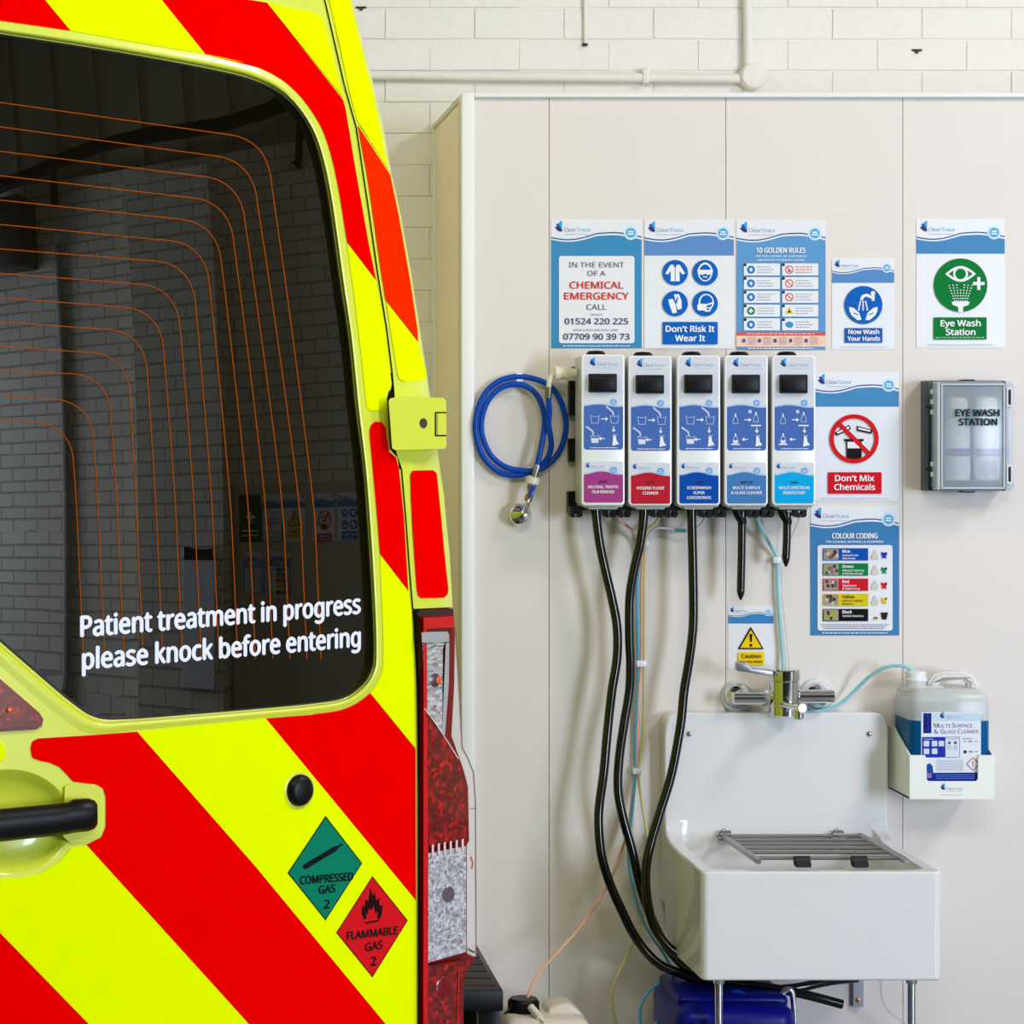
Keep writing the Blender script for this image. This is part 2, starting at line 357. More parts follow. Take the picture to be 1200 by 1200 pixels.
def draw_poster(kind, fn, x0, y0, x1, y1, parent):
    """parent is the paper sheet; the printing becomes its parts"""
    w = x1-x0; h = y1-y0; X = lambda t: x0+t*w; Y = lambda t: y0+t*w
    hd = Art(fn); tx = Art(fn, 0.0034); pc = Art(fn, 0.0030)
    if kind == 'emergency':
        header(hd, x0, y0, x1, y1, blue=(64, 142, 190)); hd.rrect(X(.085), Y(.405), X(.92), Y(1.37), .03*w, PAPER, 5)
        c = (84, 84, 120)
        tx.text('IN THE EVENT', X(.5), Y(.53), .055*w, c, w=.61*w); tx.text('OF A', X(.5), Y(.625), .055*w, c, w=.2*w)
        tx.text('CHEMICAL', X(.5), Y(.765), .075*w, (222, 50, 40), w=.59*w, bold=1); tx.text('EMERGENCY', X(.5), Y(.885), .075*w, (222, 50, 40), w=.71*w, bold=1)
        tx.text('CALL', X(.5), Y(1.0), .06*w, c, w=.22*w); tx.text('OFFICE', X(.5), Y(1.065), .02*w, c, w=.13*w)
        tx.text('01524 220 225', X(.5), Y(1.16), .065*w, (76, 76, 116), w=.70*w, bold=1)
        tx.text('24HR A DAY ON CALL LINE', X(.49), Y(1.235), .022*w, c, w=.5*w)
        tx.text('07709 90 39 73', X(.5), Y(1.33), .065*w, (76, 76, 116), w=.73*w, bold=1)
        tx.micro(X(.13), X(.87), Y(1.40), .010*w, WHT)
    if kind == 'ppe':
        header(hd, x0, y0, x1, y1, band=.40, blue=(98, 142, 200))
        for i, (cx, cy) in enumerate(((.345, .59), (.68, .59), (.345, .935), (.68, .935))):
            pc.circle(X(cx), Y(cy), .142*w, SBL, 0, 32); (jacket, goggles, gloves, maskp)[i](pc, X(cx), Y(cy), .142*w, 1)
        pc.rrect(X(.205), Y(1.14), X(.82), Y(1.39), .012*w, SBL)
        tx.text("Don't Risk It", X(.512), Y(1.25), .065*w, WHT, 4, w=.54*w, bold=2); tx.text('Wear It', X(.512), Y(1.355), .065*w, WHT, 4, w=.33*w, bold=2)
        tx.micro(X(.14), X(.88), Y(1.44), .008*w, GREY2)
    if kind == 'golden':
        header(hd, x0, y0, x1, y1, blue=(96, 156, 208))
        hd.rect(x0, Y(1.255), x1, Y(1.295), (226, 88, 84), 5); hd.rect(x0, Y(1.295), x1, Y(1.42), (246, 208, 184), 5)
        tx.text('10 GOLDEN RULES', X(.5), Y(.365), .056*w, WHT, w=.55*w, bold=2)
        tx.text('FOR THE CONTROL OF SUBSTANCES', X(.5), Y(.415), .022*w, WHT, w=.57*w, bold=1); tx.text('HAZARDOUS TO HEALTH (COSHH)', X(.5), Y(.458), .022*w, WHT, w=.52*w, bold=1)
        for i in range(5):
            for j in range(2):
                bx = .083+j*.43; by = .485+i*.154
                pc.rrect(X(bx), Y(by), X(bx+.405), Y(by+.135), .01*w, PAPER); pc.rect(X(bx), Y(by), X(bx+.03), Y(by+.03), (60, 50, 50), 1)
                cx, cy = X(bx+.08), Y(by+.07); r = .046*w
                if j == 1 and i < 3:
                    pc.ring(cx, cy, r*.9, .012*w, (222, 90, 90), 1); pc.stroke([(cx-r*.6, cy-r*.6), (cx+r*.6, cy+r*.6)], .012*w, (222, 90, 90), 2)
                    if i == 0: pc.rect(cx-r*.3, cy+r*.1, cx+r*.3, cy+r*.5, (40, 30, 30), 1)
                elif j == 1 and i == 3:
                    pc.poly([(cx, cy-r), (cx+r, cy+r*.7), (cx-r, cy+r*.7)], (236, 196, 30), 1); pc.circle(cx, cy+r*.2, r*.3, (50, 40, 20), 2, 10)
                elif j == 1:
                    pc.circle(cx, cy, r, (60, 150, 214), 1, 20, ry=r*.75); pc.poly([(cx, cy+r*.4), (cx+r*.6, cy+r), (cx+r*.6, cy+r*.2)], (60, 150, 214), 1)
                else:
                    cc = (30, 130, 80) if i == 3 else (46, 128, 200)
                    pc.circle(cx, cy, r, cc, 1, 20)
                    if i == 3: pc.rect(cx-r*.55, cy-r*.2, cx+r*.55, cy+r*.2, WHT, 2); pc.rect(cx-r*.2, cy-r*.55, cx+r*.2, cy+r*.55, WHT, 2)
                    else: pc.poly([(cx-r*.4, cy-r*.2), (cx+r*.2, cy-r*.5), (cx+r*.4, cy+r*.3), (cx-r*.1, cy+r*.5)], WHT, 2)
                for q in range(3): tx.micro(X(bx+.15), X(bx+.15+random.uniform(.14, .2)), Y(by+.04+q*.03), .010*w, (214, 90, 80) if (i == 0 and j == 1) else (160, 166, 200))
        for q in range(5):
            pc.rect(X(.07+q*.175), Y(1.33), X(.1+q*.175), Y(1.37), (48, 90, 170), 4)
            for r_ in range(4): tx.micro(X(.13+q*.175), X(.22+q*.175), Y(1.315+r_*.024), .008*w, (190, 150, 170), 4)
        tx.micro(X(.13), X(.87), Y(1.437), .011*w, WHT, 4); tx.micro(X(.12), X(.88), Y(1.275), .014*w, (250, 190, 180), 4)
    if kind == 'wash':
        header(hd, x0, y0, x1, y1, band=.39, blue=(92, 142, 200)); cx, cy, r = X(.505), Y(.745), .305*w
        pc.circle(cx, cy, r, SBL, 0, 40)
        pc.stroke([(cx-.1*r, cy-.3*r), (cx-.02*r, cy-.46*r), (cx+.18*r, cy-.52*r), (cx+.55*r, cy-.36*r)], .15*r, WHT, 1)
        pc.rect(cx+.44*r, cy-.56*r, cx+.58*r, cy-.22*r, WHT, 2); pc.circle(cx+.5*r, cy-.62*r, .12*r, WHT, 2, 14)
        for sx in (-.2, 0, .2):
            for q in range(4): pc.stroke([(cx+(sx*(.7+.14*q))*r-.02*r, cy+(-.2+.13*q)*r), (cx+(sx*(.74+.14*q))*r-.02*r, cy+(-.12+.13*q)*r)], .07*r, WHT, 1)
        for sg in (-1, 1):
            pc.poly([(cx+sg*.75*r, cy+.1*r), (cx+sg*.5*r, cy+.16*r), (cx+sg*.22*r, cy+.42*r), (cx+sg*.1*r, cy+.78*r), (cx+sg*.32*r, cy+.8*r), (cx+sg*.62*r, cy+.55*r), (cx+sg*.74*r, cy+.3*r)], WHT, 1)
            pc.stroke([(cx+sg*.3*r, cy+.52*r), (cx+sg*.52*r, cy+.42*r)], .05*r, SBL, 2)
        pc.rect(X(.205), Y(1.115), X(.81), Y(1.35), (30, 96, 180)); tx.text('Now Wash', X(.51), Y(1.21), .07*w, WHT, 4, w=.49*w, bold=2); tx.text('Your Hands', X(.51), Y(1.32), .07*w, WHT, 4, w=.52*w, bold=2)
        tx.micro(X(.13), X(.88), Y(1.415), .010*w, GREY2)
    if kind == 'eyewash':
        header(hd, x0, y0, x1, y1, band=.39, blue=(76, 140, 194)); g = (0, 122, 50); cx, cy, r = X(.5), Y(.745), .302*w
        pc.circle(cx, cy, r, g, 0, 48)
        eye = [(cx-.58*r+1.16*r*i/12, cy-.42*r-.3*r*math.sin(math.pi*i/12)) for i in range(13)]+[(cx+.58*r-1.16*r*i/12, cy-.42*r+.3*r*math.sin(math.pi*i/12)) for i in range(1, 12)]
        pc.poly(eye, WHT, 1); pc.poly([(cx+(x-cx)*.78, cy-.42*r+(y-cy+.42*r)*.7) for x, y in eye], g, 2)
        pc.circle(cx, cy-.42*r, .28*r, WHT, 3, 24); pc.circle(cx, cy-.42*r, .2*r, g, 4, 24)
        pc.rect(cx+.46*r, cy-.12*r, cx+.9*r, cy, WHT, 2); pc.rect(cx+.62*r, cy-.3*r, cx+.74*r, cy+.18*r, WHT, 2)
        for j in range(-3, 4):
            for i in range(7 if j else 5):
                t = i/6; pc.circle(cx+j*r*(.075+.068*t), cy+.6*r-t*.62*r*(1-.02*abs(j)), .026*r, WHT, 1, 8)
        pc.poly([(cx-.34*r, cy+.62*r), (cx+.34*r, cy+.62*r), (cx+.3*r, cy+.74*r), (cx+.09*r, cy+.82*r), (cx+.09*r, cy+1.02*r), (cx-.09*r, cy+1.02*r), (cx-.09*r, cy+.82*r), (cx-.3*r, cy+.74*r)], WHT, 2)
        pc.rrect(X(.195), Y(1.11), X(.795), Y(1.36), .008*w, g); tx.text('Eye Wash', X(.5), Y(1.21), .068*w, WHT, 4, w=.45*w, bold=2); tx.text('Station', X(.5), Y(1.31), .068*w, WHT, 4, w=.33*w, bold=2)
        tx.micro(X(.215), X(.775), Y(1.338), .012*w, (150, 200, 160), 4); tx.micro(X(.13), X(.87), Y(1.42), .009*w, GREY2)
    if kind == 'dontmix':
        header(hd, x0, y0, x1, y1, band=.405, blue=(72, 142, 192)); cx, cy, r = X(.47), Y(.785), .295*w; bk = (24, 16, 20)
        pc.poly([(cx-.33*r, cy+.1*r), (cx+.3*r, cy+.1*r), (cx+.3*r, cy+.84*r), (cx-.3*r, cy+.84*r)], bk, 0); pc.rect(cx-.27*r, cy+.12*r, cx+.24*r, cy+.38*r, WHT, 1)
        pc.stroke([(cx-.38*r, cy+.05*r), (cx+.36*r, cy+.05*r)], .09*r, bk, 1)
        pc.poly([(cx-.78*r, cy-.24*r), (cx-.2*r, cy-.56*r), (cx-.12*r, cy-.4*r), (cx-.7*r, cy-.12*r)], bk, 0); pc.poly([(cx-.7*r, cy-.26*r), (cx-.22*r, cy-.5*r), (cx-.18*r, cy-.42*r), (cx-.66*r, cy-.2*r)], WHT, 1)
        pc.poly([(cx+.1*r, cy-.52*r), (cx+.72*r, cy-.36*r), (cx+.7*r, cy-.2*r), (cx+.12*r, cy-.32*r)], bk, 0); pc.poly([(cx+.16*r, cy-.46*r), (cx+.66*r, cy-.34*r), (cx+.64*r, cy-.28*r), (cx+.16*r, cy-.38*r)], WHT, 1)
        pc.ring(cx, cy, .9*r, .17*r, (216, 22, 26), 3, 48); pc.stroke([(cx-.62*r, cy-.62*r), (cx+.62*r, cy+.62*r)], .17*r, (216, 22, 26), 4)
        pc.rrect(X(.16), Y(1.18), X(.795), Y(1.435), .012*w, (214, 14, 34)); tx.text("Don't Mix", X(.475), Y(1.285), .068*w, WHT, 6, w=.46*w, bold=2); tx.text('Chemicals', X(.475), Y(1.39), .068*w, WHT, 6, w=.48*w, bold=2)
        tx.micro(X(.08), X(.87), Y(1.49), .009*w, GREY2)
    if kind == 'colour':
        header(hd, x0, y0, x1, y1, blue=(64, 130, 186)); hd.rrect(X(.08), Y(.44), X(.925), Y(1.405), .03*w, PAPER, 5)
        tx.text('COLOUR CODING', X(.5), Y(.365), .058*w, WHT, w=.51*w, bold=2); tx.text('FOR CLEANING MATERIALS & EQUIPMENT', X(.5), Y(.415), .024*w, WHT, w=.65*w, bold=1)
        for i, (cc, n1, n2, n3) in enumerate((((0, 82, 180), 'Blue', 'General Low', 'Risk Areas'), ((0, 126, 62), 'Green', 'General Catering', '& Kitchen Areas'), ((206, 22, 40), 'Red', 'Washroom', '& Toilet Areas'), ((222, 200, 20), 'Yellow', 'Clinical - Vehicle', 'Interiors'), ((10, 8, 10), 'Black', 'Vehicle Exteriors', ''))):
            y = .475+i*.171; tc = (120, 96, 20) if i == 3 else WHT
            pc.rect(X(.14), Y(y), X(.65), Y(y+.138), cc, 4); pc.rect(X(.15), Y(y+.008), X(.315), Y(y+.13), (170, 150, 136), 5)
            for q in range(9):
                qx = .155+random.random()*.13; qy = y+.012+random.random()*.08
                pc.rect(X(qx), Y(qy), X(qx+.03), Y(qy+.035), random.choice([(90, 70, 62), (206, 200, 190), (130, 110, 96), (60, 54, 54)]) if i < 4 else random.choice([(150, 190, 30), (70, 60, 40), (190, 210, 60)]), 6+q % 3)
            tx.text(n1, X(.36), Y(y+.05), .032*w, tc, 8, align='l', bold=2); tx.text(n2, X(.36), Y(y+.09), .022*w, tc, 8, align='l', bold=1)
            if n3: tx.text(n3, X(.36), Y(y+.125), .022*w, tc, 8, align='l', bold=1)
            if i < 4:
                pc.poly([(X(.72), Y(y+.02)), (X(.735), Y(y+.02)), (X(.77), Y(y+.11)), (X(.75), Y(y+.125)), (X(.70), Y(y+.125)), (X(.68), Y(y+.11))], (214, 208, 200), 4)
                c5 = [(.80, .04), (.83, .055), (.86, .04), (.865, .07), (.85, .085), (.858, .12), (.83, .105), (.805, .12), (.81, .085), (.795, .07)]
                pc.poly([(X(px), Y(y+py)) for px, py in c5], ((20, 50, 190), (10, 150, 90), (220, 20, 40), (226, 196, 20))[i], 4); pc.poly([(X(.83), Y(y+.055)), (X(.86), Y(y+.04)), (X(.855), Y(y+.07))], (20, 20, 40), 5)
            else:
                pc.rect(X(.71), Y(y+.10), X(.76), Y(y+.12), (200, 180, 20), 4); pc.rect(X(.71), Y(y+.093), X(.76), Y(y+.105), (30, 30, 30), 5)
                pc.poly([(X(.79), Y(y+.04)), (X(.875), Y(y+.04)), (X(.855), Y(y+.12)), (X(.81), Y(y+.12))], (44, 30, 34), 4)
        for q in range(3): tx.micro(X(.12+.02*q), X(.89-.03*q), Y(1.335+.022*q), .009*w, (150, 146, 180), 6)
        tx.micro(X(.13), X(.87), Y(1.43), .011*w, WHT, 4)
    if kind in ('caution', 'warn'):
        header(hd, x0, y0, x1, y1, band=.39, blue=(62, 134, 196)); k = (28, 20, 6); yl = (246, 208, 10)
        pc.poly([(X(.5), Y(.46)), (X(.785), Y(.955)), (X(.215), Y(.955))], k, 0); pc.poly([(X(.5), Y(.53)), (X(.735), Y(.925)), (X(.265), Y(.925))], yl, 1)
        pc.poly([(X(.465), Y(.62)), (X(.535), Y(.62)), (X(.52), Y(.80)), (X(.48), Y(.80))], k, 2); pc.circle(X(.5), Y(.87), .035*w, k, 2, 14)
        pc.rrect(X(.22), Y(1.02), X(.79), Y(1.31), .015*w, yl); tx.text('Caution', X(.505), Y(1.15), .085*w, (70, 56, 10), 4, w=.42*w, bold=1); tx.text('Very Hot Water', X(.505), Y(1.255), .05*w, (70, 56, 10), 4, w=.50*w, bold=1)
    hd.build('printed_header', parent); pc.build('pictogram', parent); tx.build('printed_lettering', parent)
def poster(kind, x0, y0, x1, y1, label, fn=None, group=None, sheet=None, d=0.0):
    fn = fn or (lambda x, y, h: P(x, y, d+0.0015+h))
    bm = bmesh.new(); pts = [(x0, y0), (x1, y0), (x1, y1), (x0, y1)]
    a = [bm.verts.new(fn(x, y, 0.0)) for x, y in pts]; b = [bm.verts.new(fn(x, y, -0.0014)) for x, y in pts]
    bm.faces.new(a); bm.faces.new(b[::-1])
    for i in range(4): bm.faces.new((a[i], b[i], b[(i+1) % 4], a[(i+1) % 4]))
    o = fin(bm, 'safety_poster', sheet or PAPER, None, ang=20, label=label, cat='poster', group=group)
    draw_poster(kind, fn, x0, y0, x1, y1, o); return o
# ================================================================== the setting
YB = 0.64                                    # brick wall behind the clad box (y); the clad face is y=0
bm = bmesh.new(); addbox(bm, -9, 7.3, -12, 9, -0.1, 0); fin(bm, 'floor', mat('grey_painted_concrete', (120, 122, 124), rough=0.35, noise=0.2, nscale=3), None, ang=20, kind='structure')
bm = bmesh.new(); addbox(bm, -9, 7.3, -9.0, YB+0.1, 5.0, 5.1)
for k in range(40): addbox(bm, -9+k*0.4, -8.9+k*0.4, -9.0, YB+0.1, 4.96, 5.0)
fin(bm, 'ceiling', mat('ribbed_roof_sheet', (170, 166, 150), rough=0.6), None, ang=20, kind='structure')
bm = bmesh.new()
for k in range(42): addbox(bm, -9, 7.2, -9.14, -9.0, k*.12+.004, k*.12+.116, .01, 1)
addbox(bm, -9, 7.2, -9.2, -9.13, 0, 5.0); fin(bm, 'added_dark_door', mat('unseen_dark_slats', (58, 56, 54), rough=.45), None, kind='structure')  # unseen dark slatted door, added so the chrome mirrors something dark
bm = bmesh.new(); addbox(bm, -9.2, -9, -9, YB, 0, 5.0); fin(bm, 'wall_left', mat('grey_painted_wall', (176, 174, 166), rough=.6), None, kind='structure')
# brick wall, pierced by the vehicle bay on the left
wb = bmesh.new(); addbox(wb, -1.3, 7.2, YB+0.0005, YB+0.12, 0, 5.0); addbox(wb, -9, -1.3, YB+0.006, YB+0.12, 3.2, 5.0); addbox(wb, -9, -5.2, YB+0.006, YB+0.12, 0, 3.2)
wall = fin(wb, 'wall_back', WALLW, None, ang=20, kind='structure')
H, LB = 0.0815, 0.232
# course joints seen at py 120+36.7k at the wall's depth
z0 = P(0, 120, -YB).z
bricks = []
for k in range(-30, 8):
    zb = z0+k*H
    if zb < 0 or zb > 2.95: continue
    n = 0; off = (k % 2)*LB/2
    for j in range(-1, 14):
        x0 = -0.14+j*LB+off; x1 = x0+LB
        if x1 > 2.75: continue
        if zb+H < 2.36 and x0 > 0.72: continue
        bricks.append((x0, x1, zb))
kinds = []
for v in range(3):
    t = bmesh.new(); bmesh.ops.create_cube(t, size=1)
    for q in t.verts: q.co = Vector((q.co.x*(LB-0.0008)+random.uniform(-.001, .001), q.co.y*0.03, q.co.z*(H-0.004)+random.uniform(-.0008, .0008)))
    bmesh.ops.bevel(t, geom=t.edges[:], offset=0.0012, segments=1, affect='EDGES')
    me = bpy.data.meshes.new('brick'); 
    for f in t.faces: f.smooth = False
    t.to_mesh(me); t.free(); me.materials.append(WALLW); kinds.append(me)
for i, (x0, x1, zb) in enumerate(bricks):
    o = bpy.data.objects.new('brick', random.choice(kinds)); col.objects.link(o); o.parent = wall
    o.location = Vector(((x0+x1)/2, YB+0.0125+random.uniform(-.0012, .0012), zb+H/2))-Vector(wall['wl'])
    o.rotation_euler = (random.uniform(-.006, .006), 0, random.uniform(-.006, .006))
for (px, py) in ((1074, 59), (423, 9), (878, 66+999)):
    if py > 900: continue
    bm = bmesh.new(); p = P(px, py, -YB); addbox(bm, p.x-.014, p.x+.014, YB-.005, YB+.0, p.z-.003, p.z+.003, .002, 1); lathe(bm, (p.x, YB, p.z-.004), (0, -1, 0), [(0, .005), (.009, .005), (.009, 0)], 8)
    fin(bm, 'masonry_plug', mat('rusty_dark_metal', (60, 36, 24), rough=0.7), wall)
# right-hand wall (met only as the reflection in the van's window) with sheet cladding above the brickwork
BRK = brick_mat('painted_brickwork_far', (240, 234, 212), (196, 190, 170))
wr = bmesh.new(); addbox(wr, 7.0, 7.2, -9, YB, 0, 3.5)
wrt = fin(wr, 'wall_right', BRK, None, ang=20, kind='structure')
bm = bmesh.new(); addbox(bm, 7.05, 7.2, -9, YB, 3.5, 5.0)
for k in range(24): addbox(bm, 7.02, 7.05, -9+k*0.4, -8.96+k*0.4, 3.5, 5.0)
fin(bm, 'metal_sheeting', mat('olive_grey_sheet', (176, 172, 146), rough=0.5), wrt, ang=20)
for yy in (-5.45,):
    bm = bmesh.new(); addbox(bm, 6.75, 7.0, yy, yy+0.73, 0, 3.4); fin(bm, 'pilaster', BRK, wrt, ang=20)
# ------------------------------------------------------------------ the clad box wall
ZT = P(0, 109, 0).z; XL = P(541, 0, .012).x; XR = 4.6
wf = bmesh.new(); addbox(wf, XL+.02, XR, .02, YB, 0, ZT-.02)
clad = fin(wf, 'wall_front', CLAD, None, ang=20, kind='structure')
edges = [P(555, 0).x, P(643.5, 0).x, P(850.5, 0).x, P(1058, 0).x]+[P(1058, 0).x+0.415*k for k in range(1, 7)]
for a, b in zip(edges, edges[1:]):
    bm = bmesh.new(); addbox(bm, a+.0006, b-.0006, 0, .018, 0.001, ZT-.008, .0009, 1); fin(bm, 'cladding_panel', CLAD, clad, ang=20)
bm = bmesh.new(); addbox(bm, XL, XL+.030, -.012, .02, 0, ZT, .003, 2); fin(bm, 'corner_trim', TRIM, clad)
bm = bmesh.new(); addbox(bm, XL+.030, XR, -.012, .02, ZT-.012, ZT, .002, 1); fin(bm, 'top_trim', TRIM, clad)
bm = bmesh.new(); addbox(bm, XL+.004, XL+.02, .02, YB-.002, 0, ZT-.016); fin(bm, 'side_panel', mat('side_cladding', (255, 236, 204), rough=0.5), clad)
bm = bmesh.new(); addbox(bm, XL, XL+.02, .02, .06, 0, ZT-.014, .002, 1); fin(bm, 'side_trim', CREAM, clad)
bm = bmesh.new(); addbox(bm, XL, XL+.02, .06, YB, ZT-.016, ZT, .002, 1); fin(bm, 'side_top_trim', CREAM, clad)
bm = bmesh.new(); addbox(bm, XL-.001, XL+.012, YB-.012, YB-.001, 0, ZT, .002, 1); fin(bm, 'wall_edge_trim', TRIM, clad)
# ------------------------------------------------------------------ conduits on the brickwork
cd = empty('conduit_run', P(880, 92, -YB+.02), 'white painted steel conduit with round junction box above the cladding', 'conduit')
bm = bmesh.new(); a = P(400, 88, -YB+.016); b = P(868, 92, -YB+.016); tube(bm, [a, b], .0125, 14); fin(bm, 'horizontal_pipe', WALLW, cd)
bm = bmesh.new(); tube(bm, [P(877, 82, -YB+.016), P(875, -60, -YB+.016)], .0125, 14); fin(bm, 'vertical_pipe', WALLW, cd)
bm = bmesh.new(); lathe(bm, P(880, 91, -YB), (0, -1, 0), [(0, .034), (.030, .034), (.033, .032), (.033, .030), (.037, .029), (.038, 0)], 28); fin(bm, 'junction_box', WALLW, cd)
for px in (755,):
    bm = bmesh.new(); p = P(px, 90, -YB); addbox(bm, p.x-.01, p.x+.01, YB-.032, YB, p.z-.02, p.z+.02, .006, 2); fin(bm, 'saddle_clip', WALLW, cd)
bm = bmesh.new(); tube(bm, [P(686, 51, -YB+.008), P(685, -60, -YB+.008)], .0045, 10); o = fin(bm, 'drop_pipe', WALLW, None, label='thin white painted pipe coming down the brickwork, ending above the conduit', cat='pipe')
bm = bmesh.new(); lathe(bm, P(685.5, 51, -YB+.008), (0, 0, -1), [(0, .0075), (.006, .007), (.008, 0)], 12); fin(bm, 'pipe_end', mat('rusty_dark_metal', (60, 36, 24)), o)
# ================================================================== posters on the cladding
poster('emergency', 646, 257, 752, 408, 'blue-bordered poster reading IN THE EVENT OF A CHEMICAL EMERGENCY CALL')
poster('ppe', 755, 257.5, 860, 408.5, "white poster with four round blue clothing symbols and DON'T RISK IT WEAR IT", d=.0004)
poster('golden', 863, 258, 967.5, 410, 'blue poster headed 10 GOLDEN RULES with ten small boxes')
poster('wash', 975, 303, 1048, 409.5, 'small white poster with tap over hands symbol reading NOW WASH YOUR HANDS')
poster('eyewash', 1074, 257, 1177.5, 407.5, 'white poster with green eye wash symbol above the eye wash cabinet')
poster('dontmix', 954.5, 436.5, 1053.5, 587, "white poster with red prohibition ring reading DON'T MIX CHEMICALS")
poster('colour', 949.8, 593, 1053.8, 744.5, 'blue poster headed COLOUR CODING with five coloured bars')
poster('caution', 853.4, 710, 906.5, 784, 'little white poster with yellow warning triangle above the tap')
# ================================================================== dispensers
UNITS = [(681.6, 415.4, 'purple', (164, 62, 134), 'BT50', ['NEUTRAL TRAFFIC', 'FILM REMOVER'], 'bucket'),
         (736.8, 416.8, 'red', (188, 28, 48), 'FC10', ['HYGIENE FLOOR', 'CLEANER'], 'bucket'),
         (793.6, 416.4, 'dark blue', (0, 74, 172), 'C340', ['SCREENWASH', 'SUPER', 'CONCENTRATE'], 'bucket'),
         (849.4, 416.4, 'mid blue', (66, 124, 188), 'MPC25', ['MULTI SURFACE', '& GLASS CLEANER'], 'spray'),
         (905.2, 416.4, 'bright cyan', (0, 168, 232), 'SAN1', ['MULTI SPECTRUM', 'DISINFECTANT'], 'spray')]
DF = 0.15
def bucket(a, x, y, r, full=False, L=4):
    pts = [(x-r, y-r*.8), (x-r*.75, y+r), (x+r*.75, y+r), (x+r, y-r*.8)]
    if full: a.poly([(x-r*.9, y-r*.1), (x-r*.75, y+r), (x+r*.75, y+r), (x+r*.9, y-r*.1)], (222, 228, 242), L)
    a.stroke(pts, .7, (190, 206, 236), L+1); a.stroke([(x-r, y-r*.8), (x-r*.3, y-r*.55), (x+r*.4, y-r*.55), (x+r, y-r*.8)], .6, (190, 206, 236), L+1)
def bottle(a, x, y, r, full=False, L=4):
    a.stroke([(x-r*.3, y-r), (x-r*.7, y), (x-r*.7, y+r), (x+r*.7, y+r), (x+r*.7, y), (x+r*.3, y-r)], .7, (190, 206, 236), L, True)
    a.rect(x-r*.25, y-r*1.9, x+r*.25, y-r, (214, 222, 240), L)
    if full: a.rect(x-r*.65, y+r*.1, x+r*.65, y+r, (222, 228, 242), L+1); a.rect(x-r*1.3, y+r*1.15, x+r*1.3, y+r*1.5, WHT, L)
def arrow(a, x, y, dx, dy, L=5):
    a.stroke([(x, y), (x+dx, y+dy)], 1.0, WHT, L); l = math.hypot(dx, dy); ux, uy = dx/l, dy/l
    ex, ey = x+dx, y+dy; a.poly([(ex+ux*3.2, ey+uy*3.2), (ex-uy*2.4, ey+ux*2.4), (ex+uy*2.4, ey-ux*2.4)], WHT, L)
